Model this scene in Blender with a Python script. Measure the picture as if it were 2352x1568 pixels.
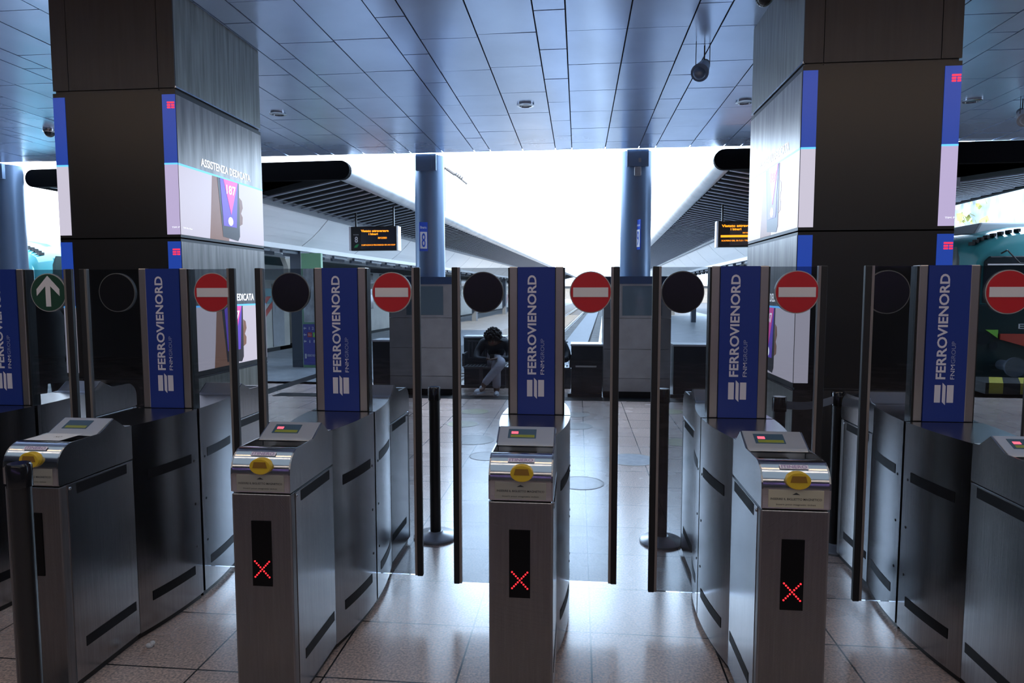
import bpy, bmesh, math, random
from mathutils import Vector, Matrix
random.seed(7)
for o in list(bpy.data.objects): bpy.data.objects.remove(o)
SC = bpy.context.scene
COL = SC.collection
R = math.radians

# ------------------------------------------------------------------ camera
F_PX, YAW, PITCH, ROLL = 1515.65, 0.1004, 0.0768, -0.0009
cam = bpy.data.cameras.new('camera'); cam.sensor_width = 36.0; cam.sensor_fit = 'HORIZONTAL'
cam.lens = F_PX * 36.0 / 2352.0; cam.clip_start = 0.05; cam.clip_end = 2000
co = bpy.data.objects.new('camera', cam); COL.objects.link(co)
fw = Vector((-math.sin(YAW)*math.cos(PITCH), math.cos(YAW)*math.cos(PITCH), -math.sin(PITCH)))
rt = Vector((math.cos(YAW), math.sin(YAW), 0)); up = rt.cross(fw)
rt2 = math.cos(ROLL)*rt + math.sin(ROLL)*up; up2 = -math.sin(ROLL)*rt + math.cos(ROLL)*up
m = Matrix((rt2, up2, -fw)).transposed().to_4x4(); m.translation = Vector((0, 0, 1.65))
co.matrix_world = m
SC.camera = co

# ------------------------------------------------------------------ world, sun, exposure
SC.view_settings.view_transform = 'Standard'; SC.view_settings.look = 'None'
SC.view_settings.exposure = 0.0; SC.view_settings.gamma = 1.0; SC.view_settings.use_curve_mapping = False
w = bpy.data.worlds.new('sky'); SC.world = w; w.use_nodes = True
wn = w.node_tree.nodes; wl = w.node_tree.links
bg = wn['Background']
bg.inputs['Color'].default_value = (0.57, 0.76, 1.0, 1); bg.inputs['Strength'].default_value = 12.5
sun = bpy.data.lights.new('sun', 'SUN'); sun.energy = 22.0; sun.angle = R(0.6); sun.color = (1.0, 0.84, 0.62)
so = bpy.data.objects.new('sun', sun); COL.objects.link(so); so.location = (15, -30, 25)
so.rotation_euler = Vector((-0.35, 0.80, -0.40)).to_track_quat('-Z', 'Y').to_euler()

def area(name, loc, rot, sx, sy, power, color):
    l = bpy.data.lights.new(name, 'AREA'); l.shape = 'RECTANGLE'; l.size = sx; l.size_y = sy
    l.energy = power; l.color = color
    o = bpy.data.objects.new(name, l); COL.objects.link(o); o.location = loc; o.rotation_euler = rot
    return o
area('hall_fill_rear', (0, -4.0, 3.70), (0, 0, 0), 12, 0.6, 70, (1.0, 0.86, 0.74))  # warm fill light added behind the camera, without a fixture
area('hall_lamp_front', (0, 1.2, 3.70), (0, 0, 0), 12, 0.06, 25, (1.0, 0.82, 0.66))

# ------------------------------------------------------------------ materials
def mat(name, col, rough=0.5, metal=0.0, emit=None, es=0.0, noise=None, bump=None, coat=0.0, spec=None):
    """noise=(scale, amount, (sx,sy,sz)); bump=(scale, strength, (sx,sy,sz))"""
    m = bpy.data.materials.new(name); m.use_nodes = True
    nt = m.node_tree; n = nt.nodes; l = nt.links; p = n['Principled BSDF']
    p.inputs['Base Color'].default_value = (*col, 1); p.inputs['Roughness'].default_value = rough
    p.inputs['Metallic'].default_value = metal
    if coat: p.inputs['Coat Weight'].default_value = coat; p.inputs['Coat Roughness'].default_value = 0.05
    if spec is not None: p.inputs['Specular IOR Level'].default_value = spec
    if emit: p.inputs['Emission Color'].default_value = (*emit, 1); p.inputs['Emission Strength'].default_value = es
    tc = n.new('ShaderNodeTexCoord')
    def nz(scale, sc3, det=4):
        mp = n.new('ShaderNodeMapping'); mp.inputs['Scale'].default_value = sc3
        l.new(tc.outputs['Object'], mp.inputs['Vector'])
        t = n.new('ShaderNodeTexNoise'); t.inputs['Scale'].default_value = scale; t.inputs['Detail'].default_value = det
        l.new(mp.outputs['Vector'], t.inputs['Vector']); return t
    if noise:
        t = nz(noise[0], noise[2] if len(noise) > 2 else (1, 1, 1))
        r = n.new('ShaderNodeValToRGB')
        a = noise[1]; r.color_ramp.elements[0].position = 0.3; r.color_ramp.elements[1].position = 0.7
        r.color_ramp.elements[0].color = (*[max(0, c*(1-a)) for c in col], 1)
        r.color_ramp.elements[1].color = (*[min(1, c*(1+a)) for c in col], 1)
        l.new(t.outputs['Fac'], r.inputs['Fac']); l.new(r.outputs['Color'], p.inputs['Base Color'])
    if bump:
        t = nz(bump[0], bump[2] if len(bump) > 2 else (1, 1, 1))
        b = n.new('ShaderNodeBump'); b.inputs['Strength'].default_value = bump[1]; b.inputs['Distance'].default_value = 0.01
        l.new(t.outputs['Fac'], b.inputs['Height']); l.new(b.outputs['Normal'], p.inputs['Normal'])
    return m

def emat(name, col, s):
    return mat(name, (0.01, 0.01, 0.01), 0.35, 0, col, s)

STEEL = mat('brushed_steel', (0.36, 0.36, 0.37), 0.21, 1.0, noise=(6, 0.12, (30, 30, 0.6)), bump=(8, 0.04, (60, 60, 0.5)))
STEEL_H = mat('polished_steel', (0.55, 0.56, 0.58), 0.11, 1.0, bump=(8, 0.02, (1, 60, 60)))
STEEL_T = mat('totem_steel', (0.40, 0.37, 0.35), 0.38, 1.0, bump=(8, 0.03, (60, 60, 0.5)))
STEEL_M = mat('matt_steel_plate', (0.50, 0.50, 0.51), 0.42, 0.85)
CABFRONT = mat('grey_front_sheet', (0.20, 0.19, 0.195), 0.42, 0.8, noise=(5, 0.1, (20, 20, 1)))
TAPE = mat('dark_tape', (0.010, 0.010, 0.012), 0.5, spec=.15)
TAPE2 = mat('worn_tape', (0.035, 0.036, 0.042), 0.45, noise=(9, 0.4))
BLACK = mat('black_plastic', (0.008, 0.008, 0.009), 0.4)
RUBBER = mat('black_rubber', (0.006, 0.006, 0.008), 0.55)
EDGE = mat('clear_edge_strip', (0.30, 0.27, 0.25), 0.3, 0.6)
BLUE = mat('totem_blue', (0.010, 0.030, 0.20), 0.35)
WHITE = mat('white_print', (0.55, 0.53, 0.60), 0.5)
WHITE2 = mat('thin_print', (0.22, 0.25, 0.42), 0.5)
YELLOW = mat('yellow_slot_plastic', (0.62, 0.40, 0.02), 0.35)
YSLOT = mat('slot_amber', (0.25, 0.12, 0.01), 0.5)
LED_OFF = mat('led_window', (0.003, 0.003, 0.004), 0.35, spec=.12)
LED_RED = emat('led_red', (1.0, 0.02, 0.03), 2.2)
LED_BTN = emat('led_button', (1.0, 0.12, 0.18), 1.5)
LCD = mat('lcd_dark', (0.05, 0.09, 0.13), 0.12)
LCDY = mat('lcd_yellow', (0.22, 0.24, 0.03), 0.3)
RED = mat('sign_red', (0.42, 0.012, 0.018), 0.4)
RIM = mat('sign_rim', (0.36, 0.34, 0.33), 0.45)
RIMD = mat('sign_rim_dark', (0.09, 0.09, 0.09), 0.5)
SWHITE = mat('sign_white', (0.60, 0.58, 0.60), 0.45)
GREEN = mat('sign_green', (0.012, 0.05, 0.03), 0.4)
SBACK = mat('sign_back', (0.008, 0.008, 0.010), 0.22)
PAPER = mat('paper', (0.65, 0.66, 0.68), 0.6)
LABEL = mat('label_film', (0.28, 0.26, 0.22), 0.55)
LABEL_OLD = mat('label_beige', (0.42, 0.38, 0.28), 0.6)
INK = mat('ink', (0.03, 0.03, 0.03), 0.7)
STICK = mat('sticker', (0.62, 0.58, 0.66), 0.4)
STICKINK = mat('sticker_ink', (0.28, 0.18, 0.38), 0.5)
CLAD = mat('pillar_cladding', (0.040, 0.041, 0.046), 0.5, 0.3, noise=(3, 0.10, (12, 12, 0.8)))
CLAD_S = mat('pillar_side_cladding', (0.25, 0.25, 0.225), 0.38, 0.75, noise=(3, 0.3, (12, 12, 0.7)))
COLM = mat('column_paint', (0.12, 0.18, 0.28), 0.38, 0.35)
STONE = mat('stone_panels', (0.27, 0.27, 0.28), 0.35, 0.0, noise=(5, 0.12))
DARKST = mat('black_stone', (0.006, 0.006, 0.008), 0.6, spec=.25)
DARKP = mat('dark_blue_panel', (0.018, 0.024, 0.034), 0.35, noise=(4, 0.2))
CEIL = mat('ceiling_panels', (0.52, 0.65, 0.88), 0.22, 0.60, noise=(1.2, 0.10), bump=(1.3, 0.25))
CEILD = mat('ceiling_void', (0.01, 0.012, 0.02), 0.8)
CHROME = mat('chrome_ring', (0.5, 0.52, 0.56), 0.2, 1.0)
LENS = mat('lamp_glass', (0.10, 0.12, 0.16), 0.15, 0.3)
CONC = mat('concrete', (0.22, 0.21, 0.20), 0.8, noise=(3, 0.2))
PLATF = mat('platform_paving', (0.22, 0.23, 0.25), 0.45, noise=(2, 0.2))
BALLAST = mat('ballast', (0.11, 0.10, 0.095), 0.9, noise=(14, 0.6), bump=(20, 0.8))
RAILM = mat('rail_steel', (0.35, 0.33, 0.31), 0.25, 0.9)
PLANK = mat('plank_path', (0.10, 0.105, 0.12), 0.6, noise=(3, 0.2))
SLAT = mat('canopy_slats', (0.30, 0.32, 0.38), 0.35, 0.5)
SLATD = mat('canopy_slats_dark', (0.07, 0.075, 0.09), 0.5, 0.2)
CANB = mat('canopy_black', (0.0012, 0.0014, 0.0025), 0.85, spec=0.1)
TUBE = mat('canopy_tube', (0.34, 0.35, 0.37), 0.35, 0.6, noise=(2, 0.2))
SOFFIT = mat('soffit_white', (0.80, 0.79, 0.78), 0.5)
PYLON = mat('pylon_paint', (0.06, 0.075, 0.10), 0.5)
TEAL = mat('train_teal', (0.04, 0.22, 0.24), 0.25, coat=0.4)
TEALD = mat('train_dark_green', (0.004, 0.02, 0.022), 0.3, coat=0.3)
TROOF = mat('train_roof', (0.45, 0.47, 0.50), 0.4)
TGLASS = mat('train_glass', (0.02, 0.025, 0.03), 0.08)
TCREAM = mat('train_cream', (0.42, 0.39, 0.34), 0.4, noise=(2, 0.15))
TRED = mat('train_red', (0.45, 0.04, 0.02), 0.4)
TYEL = mat('train_yellow', (0.50, 0.36, 0.06), 0.4)
UNDER = mat('undercarriage', (0.008, 0.009, 0.010), 0.7)
HY = mat('hazard_yellow', (0.42, 0.36, 0.04), 0.6)
AMBER = emat('amber_led', (1.0, 0.30, 0.01), 2.2)
SKIN = mat('skin', (0.13, 0.07, 0.05), 0.55)
HAIR = mat('dark_hair', (0.015, 0.012, 0.012), 0.85)
JACKET = mat('dark_jacket', (0.012, 0.015, 0.024), 0.75, bump=(12, 0.5))
PANTS = mat('light_sweatpants', (0.34, 0.34, 0.40), 0.85, bump=(9, 0.7))
JEANS = mat('dark_blue_trousers', (0.02, 0.03, 0.06), 0.85)
SHOE = mat('white_shoe', (0.5, 0.52, 0.58), 0.5)
COATB = mat('black_coat', (0.006, 0.006, 0.007), 0.8)
SIGNBLUE = mat('sign_blue', (0.02, 0.07, 0.42), 0.35)
KIOSK = mat('kiosk_blue', (0.03, 0.14, 0.50), 0.4)
KGREEN = mat('kiosk_green', (0.22, 0.55, 0.06), 0.4)
LIMEG = mat('totem_green', (0.16, 0.34, 0.20), 0.4)
MAPP = mat('map_print', (0.42, 0.44, 0.46), 0.5, noise=(5, 0.4))
PURPLE = mat('panel_violet', (0.08, 0.08, 0.30), 0.4)
BELT = mat('belt_grey', (0.16, 0.19, 0.25), 0.6)
GLOSSB = mat('glossy_black', (0.01, 0.01, 0.012), 0.12)
BASEM = mat('stand_base', (0.26, 0.28, 0.31), 0.35, 0.5)
# screens give off light
SC_BLUE = emat('screen_blue', (0.02, 0.09, 0.62), 0.55)
SC_LINE = emat('screen_line', (0.10, 0.45, 1.0), 1.6)
SC_LILAC = emat('screen_lilac', (0.66, 0.56, 0.88), 0.75)
SC_PALE = emat('screen_pale', (0.70, 0.66, 0.80), 0.85)
SC_SHEENTOP = mat('screen_top_sheen', (0.24, 0.22, 0.20), 0.32, 0.7, (0.03, 0.05, 0.14), 0.12, noise=(2.5, 0.35, (9, 9, 0.8)))  # blue picture coloured grey-brown to carry its grazing sheen
SC_RED = emat('screen_red', (1.0, 0.03, 0.08), 1.3)
SC_SKIN = emat('screen_skin', (0.42, 0.22, 0.16), 0.55)
SC_SKIN2 = emat('screen_skin_dark', (0.22, 0.05, 0.03), 0.6)
SC_PHONE = emat('screen_phone', (0.05, 0.045, 0.06), 0.5)
SC_VIOLET = emat('screen_violet', (0.16, 0.08, 0.75), 0.8)
SC_PINK = emat('screen_pink', (0.95, 0.10, 0.55), 0.9)
SC_WHITE = emat('screen_white', (0.85, 0.9, 1.0), 1.5)
WARMTUBE = emat('warm_tube', (1.0, 0.62, 0.32), 18.0)
VIOTUBE = emat('violet_tube', (0.45, 0.28, 1.0), 5.0)

def glassmat(name, tint, refl_rough=0.02):
    m = bpy.data.materials.new(name); m.use_nodes = True; nt = m.node_tree; n = nt.nodes; l = nt.links
    n.remove(n['Principled BSDF']); out = n['Material Output']
    t = n.new('ShaderNodeBsdfTransparent'); t.inputs['Color'].default_value = (*tint, 1)
    g = n.new('ShaderNodeBsdfGlossy'); g.inputs['Roughness'].default_value = refl_rough
    g.inputs['Color'].default_value = (0.9, 0.9, 0.95, 1)
    f = n.new('ShaderNodeFresnel'); f.inputs['IOR'].default_value = 1.45
    mx = n.new('ShaderNodeMixShader'); l.new(f.outputs['Fac'], mx.inputs['Fac'])
    l.new(t.outputs[0], mx.inputs[1]); l.new(g.outputs[0], mx.inputs[2]); l.new(mx.outputs[0], out.inputs['Surface'])
    return m
GLASS = glassmat('tinted_glass', (0.62, 0.64, 0.66))      # two faces are crossed: about 0.4 in all
CLEAR = glassmat('clear_glass', (0.92, 0.95, 0.96))

def floor_mat():
    m = bpy.data.materials.new('granite_tiles'); m.use_nodes = True; nt = m.node_tree; n = nt.nodes; l = nt.links
    p = n['Principled BSDF']; tc = n.new('ShaderNodeTexCoord')
    mp = n.new('ShaderNodeMapping'); mp.inputs['Location'].default_value = (-0.068 + 0.572*40, -2.615 + 0.485*40, 0)
    l.new(tc.outputs['Object'], mp.inputs['Vector'])
    br = n.new('ShaderNodeTexBrick'); br.offset = 0.0; br.inputs['Scale'].default_value = 1.0
    br.inputs['Brick Width'].default_value = 0.572; br.inputs['Row Height'].default_value = 0.485
    br.inputs['Mortar Size'].default_value = 0.0042; br.inputs['Mortar Smooth'].default_value = 0.0
    br.inputs['Color1'].default_value = (0.54, 0.44, 0.39, 1); br.inputs['Color2'].default_value = (0.47, 0.385, 0.345, 1)
    br.inputs['Mortar'].default_value = (0.02, 0.02, 0.022, 1)
    l.new(mp.outputs['Vector'], br.inputs['Vector'])
    ns = n.new('ShaderNodeTexNoise'); ns.inputs['Scale'].default_value = 90; ns.inputs['Detail'].default_value = 3
    l.new(tc.outputs['Object'], ns.inputs['Vector'])
    rp = n.new('ShaderNodeValToRGB'); rp.color_ramp.elements[0].position = 0.35; rp.color_ramp.elements[1].position = 0.65
    rp.color_ramp.elements[0].color = (0.55, 0.58, 0.64, 1); rp.color_ramp.elements[1].color = (1.3, 1.15, 1.08, 1)
    l.new(ns.outputs['Fac'], rp.inputs['Fac'])
    mx = n.new('ShaderNodeMix'); mx.data_type = 'RGBA'; mx.blend_type = 'MULTIPLY'; mx.inputs['Factor'].default_value = 1
    l.new(br.outputs['Color'], mx.inputs[6]); l.new(rp.outputs['Color'], mx.inputs[7])
    l.new(mx.outputs[2], p.inputs['Base Color'])
    p.inputs['Roughness'].default_value = 0.22; p.inputs['Specular IOR Level'].default_value = 0.9; p.inputs['Coat Weight'].default_value = 0.45; p.inputs['Coat Roughness'].default_value = 0.24
    n2 = n.new('ShaderNodeTexNoise'); n2.inputs['Scale'].default_value = 1.7; l.new(tc.outputs['Object'], n2.inputs['Vector'])
    r2 = n.new('ShaderNodeMapRange'); r2.inputs['To Min'].default_value = 0.20; r2.inputs['To Max'].default_value = 0.34
    l.new(n2.outputs['Fac'], r2.inputs['Value']); l.new(r2.outputs['Result'], p.inputs['Roughness'])
    return m
FLOORM = floor_mat()

# ------------------------------------------------------------------ mesh helpers
class MB:
    def __init__(s): s.v = []; s.f = []; s.mi = []; s.cur = 0
    def add(s, vs, fs):
        b = len(s.v); s.v += [tuple(v) for v in vs]
        for f in fs: s.f.append(tuple(b+i for i in f)); s.mi.append(s.cur)
        return s
    def box(s, x0, x1, y0, y1, z0, z1):
        return s.add([(x0,y0,z0),(x1,y0,z0),(x1,y1,z0),(x0,y1,z0),(x0,y0,z1),(x1,y0,z1),(x1,y1,z1),(x0,y1,z1)],
                     [(0,3,2,1),(4,5,6,7),(0,1,5,4),(1,2,6,5),(2,3,7,6),(3,0,4,7)])
    def prism(s, pts, axis, a, b):
        """pts 2D polygon (ccw); extrude along axis x (pts=y,z), y (pts=x,z), z (pts=x,y)"""
        def P(p, t):
            return {'x': (t, p[0], p[1]), 'y': (p[0], t, p[1]), 'z': (p[0], p[1], t)}[axis]
        n = len(pts)
        vs = [P(p, a) for p in pts] + [P(p, b) for p in pts]
        fs = [tuple(range(n-1, -1, -1)), tuple(range(n, 2*n))] + [(i, (i+1) % n, n+(i+1) % n, n+i) for i in range(n)]
        return s.add(vs, fs)
    def tube(s, p0, p1, r0, r1=None, n=16):
        r1 = r0 if r1 is None else r1
        p0 = Vector(p0); p1 = Vector(p1); d = (p1-p0).normalized()
        a = d.orthogonal().normalized(); b = d.cross(a)
        vs = []
        for p, r in ((p0, r0), (p1, r1)):
            for i in range(n):
                t = 2*math.pi*i/n; vs.append(p + r*(math.cos(t)*a + math.sin(t)*b))
        fs = [(i, (i+1) % n, n+(i+1) % n, n+i) for i in range(n)] + [tuple(range(n-1, -1, -1)), tuple(range(n, 2*n))]
        return s.add(vs, fs)
    def lathe(s, prof, c=(0, 0), n=32):
        vs = []
        for r, z in prof:
            for i in range(n):
                t = 2*math.pi*i/n; vs.append((c[0]+r*math.cos(t), c[1]+r*math.sin(t), z))
        fs = []
        for k in range(len(prof)-1):
            for i in range(n): fs.append((k*n+i, k*n+(i+1) % n, (k+1)*n+(i+1) % n, (k+1)*n+i))
        fs.append(tuple(range(n-1, -1, -1))); fs.append(tuple(range((len(prof)-1)*n, len(prof)*n)))
        return s.add(vs, fs)
    def disc_y(s, cx, y, cz, r, t, n=40, rz=None):
        rz = rz or r
        pts = [(cx+r*math.cos(2*math.pi*i/n), cz+rz*math.sin(2*math.pi*i/n)) for i in range(n)]
        return s.prism(pts, 'y', y, y+t)
    def sphere(s, c, r, n=12, sz=(1, 1, 1)):
        vs = []; fs = []
        for j in range(n+1):
            ph = math.pi*j/n
            for i in range(2*n):
                t = math.pi*i/n
                vs.append((c[0]+r*sz[0]*math.sin(ph)*math.cos(t), c[1]+r*sz[1]*math.sin(ph)*math.sin(t), c[2]+r*sz[2]*math.cos(ph)))
        for j in range(n):
            for i in range(2*n):
                fs.append((j*2*n+i, (j+1)*2*n+i, (j+1)*2*n+(i+1) % (2*n), j*2*n+(i+1) % (2*n)))
        return s.add(vs, fs)
    def mesh(s, name, mats, bevel=0.0, smooth=False, seg=2):
        me = bpy.data.meshes.new(name); me.from_pydata(s.v, [], s.f)
        mats = mats if isinstance(mats, (list, tuple)) else [mats]
        for mm in mats: me.materials.append(mm)
        for p, i in zip(me.polygons, s.mi): p.material_index = i
        bm = bmesh.new(); bm.from_mesh(me)
        bmesh.ops.remove_doubles(bm, verts=bm.verts, dist=1e-6)
        bmesh.ops.recalc_face_normals(bm, faces=bm.faces)
        if bevel:
            es = [e for e in bm.edges if len(e.link_faces) == 2 and e.calc_face_angle(0) > R(30)]
            bmesh.ops.bevel(bm, geom=es, offset=bevel, segments=seg, affect='EDGES', profile=0.5, clamp_overlap=True)
        bm.to_mesh(me); bm.free()
        if smooth:
            for p in me.polygons: p.use_smooth = True
            me.set_sharp_from_angle(angle=R(35))
        return me

CACHE = {}
def link(name, me, parent=None, loc=None, rz=0.0):
    o = bpy.data.objects.new(name, me); COL.objects.link(o)
    if parent: o.parent = parent
    if loc: o.location = loc
    if rz: o.rotation_euler = (0, 0, rz)
    return o
def part(name, key, fn, mats, parent=None, bevel=0.0, smooth=False, loc=None, rz=0.0):
    if key is None or key not in CACHE:
        mb = MB(); fn(mb); me = mb.mesh(name, mats, bevel, smooth)
        if key is not None: CACHE[key] = me
    else: me = CACHE[key]
    return link(name, me, parent, loc, rz)
def empty(name, loc, label, cat, group=None, rz=0.0):
    o = bpy.data.objects.new(name, None); COL.objects.link(o); o.location = loc; o.rotation_euler = (0, 0, rz)
    o.empty_display_size = 0.1
    return tag(o, label, cat, group)
def tag(o, label, cat, group=None):
    o['label'] = label; o['category'] = cat
    if group: o['group'] = group
    return o
def struct(o): o['kind'] = 'structure'; return o

def text_pts(s, bold=0.0):
    cu = bpy.data.curves.new('txt', 'FONT'); cu.body = s; cu.size = 1.0; cu.offset = bold; cu.resolution_u = 3
    ob = bpy.data.objects.new('txt', cu); COL.objects.link(ob)
    dg = bpy.context.evaluated_depsgraph_get(); dg.update()
    me = bpy.data.meshes.new_from_object(ob.evaluated_get(dg))
    vs = [v.co.copy() for v in me.vertices]; fs = [tuple(p.vertices) for p in me.polygons]
    bpy.data.objects.remove(ob); bpy.data.curves.remove(cu); bpy.data.meshes.remove(me)
    x0 = min(v.x for v in vs); x1 = max(v.x for v in vs); y0 = min(v.y for v in vs); y1 = max(v.y for v in vs)
    return [((v.x-x0)/(x1-x0), (v.y-y0)/(y1-y0)) for v in vs], fs
def add_text(mb, s, org, u, v, W, H, bold=0.0):
    """lay the string into the W x H rectangle at org spanned by unit vectors u (reading) and v (up)"""
    pts, fs = text_pts(s, bold); org = Vector(org); u = Vector(u); v = Vector(v)
    mb.add([org + u*(a*W) + v*(b*H) for a, b in pts], fs)

# =================================================================== SETTING
struct(part('floor', None, lambda b: b.box(-16, 16, -14, 11.5, -0.2, 0.0), FLOORM))
def ceil_build(b):
    b.cur = 1; b.box(-14, 14, -14, 10.2, 3.80, 3.95); b.cur = 0
    P = 1.235; x = -0.36 - P*12
    k = 0
    while x < 14:
        for (w_, x0, y0) in ((0.245, x, 5.18), (0.495, x+0.245, 5.60+0.03*((k*7) % 3)), (0.495, x+0.740, 5.60)):
            y = y0 - 0.822*9
            while y < 10.2:
                ya, yb = max(y, -1.8), min(y+0.822, 10.2)
                if yb - ya > 0.04 and x0 > -14 and x0 + w_ < 14:
                    g = 0.006; t = [random.uniform(-0.0022, 0.0022) for _ in range(4)]
                    xs = (x0+g, x0+w_-g); ys = (ya+g, yb-g)
                    z = 3.77
                    b.add([(xs[0],ys[0],z+t[0]),(xs[1],ys[0],z+t[1]),(xs[1],ys[1],z+t[2]),(xs[0],ys[1],z+t[3]),
                           (xs[0],ys[0],z+.012),(xs[1],ys[0],z+.012),(xs[1],ys[1],z+.012),(xs[0],ys[1],z+.012)],
                          [(0,3,2,1),(4,5,6,7),(0,1,5,4),(1,2,6,5),(2,3,7,6),(3,0,4,7)])
                y += 0.822
        x += P; k += 1
    b.box(-14, 14, -14, -1.8, 3.77, 3.79)
struct(part('ceiling', None, ceil_build, [CEIL, CEILD]))
struct(part('wall_upper_shade', None, lambda b: b.box(-14, 14, -14, 10.25, 3.95, 8.6), CONC))  # unseen upper storey, put in only to shade; height set by its shadow
WALLD = mat('hall_wall', (0.10, 0.095, 0.09), 0.6, noise=(0.8, 0.4))
struct(part('wall_back', None, lambda b: b.box(-14, 14, -9.2, -9.0, 0, 3.95), WALLD))
struct(part('wall_left', None, lambda b: b.box(-14.2, -14, -14, 10.0, 0, 3.95), WALLD))
struct(part('wall_right', None, lambda b: b.box(14, 14.2, -14, 8.0, 0, 3.95), WALLD))
struct(part('trim_1', None, lambda b: b.box(-4.8, 4.2, 9.88, 10.2, 0.0, 0.004), DARKST))
struct(part('trim_2', None, lambda b: b.box(-5.2, -4.95, 5.5, 13.5, 0.0, 0.004), DARKST))

TH = -R(2.3)                       # platforms and tracks run 2.3 degrees off the hall grid
def LT(x, y, z=0.0):
    c, s_ = math.cos(TH), math.sin(TH); return (x*c - y*s_, x*s_ + y*c, z)
struct(part('trim_3', None, lambda b: b.box(-90, 90, 9, 160, -1.4, -0.95), BALLAST, rz=TH))
def plat(b):
    b.box(-9.0, -4.30, 11.0, 130, -1.0, 0.0)
struct(part('trim_4', None, plat, PLATF, rz=TH))
struct(part('trim_5', None, lambda b: b.box(2.0, 6.9, 11.0, 130, -1.0, 0.0), PLATF, rz=TH))
struct(part('trim_6', None, lambda b: b.box(-4.30, 2.0, 10.9, 11.3, -1.0, -0.004), CONC, rz=TH))
struct(part('trim_7', None, lambda b: b.box(-16, -9.0, 11.0, 14.0, -1.0, -0.002), PLATF, rz=TH))
struct(part('trim_8', None, lambda b: b.box(-15.5, -11.9, 14.0, 120, -1.0, 0.0), PLATF, rz=TH))
# =================================================================== PILLARS WITH SCREENS
def quad_y(b, y, x0, x1, z0, z1, t=0.004):      # thin plate on a face looking to -Y
    b.box(x0, x1, y-t, y, z0, z1)
def poly_x(b, x, pts, s_, t=0.0):               # plate on a side face, pts in (y,z)
    n = len(pts); x2 = x + s_*0.0015
    b.prism(pts, 'x', min(x, x2)+0*t, max(x, x2))

def tim_logo_y(b, y, cx, cz, k=1.0):            # three rows: full bar, two split rows
    W = 0.052*k; h = 0.011*k
    b.box(cx-W/2, cx+W/2, y-0.006, y, cz+h*1.1, cz+h*2.1)
    for r in (0, 1):
        z = cz - h*0.5 - r*h*1.5
        b.box(cx-W/2, cx-W*0.05, y-0.006, y, z, z+h); b.box(cx+W*0.12, cx+W/2, y-0.006, y, z, z+h)

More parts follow.
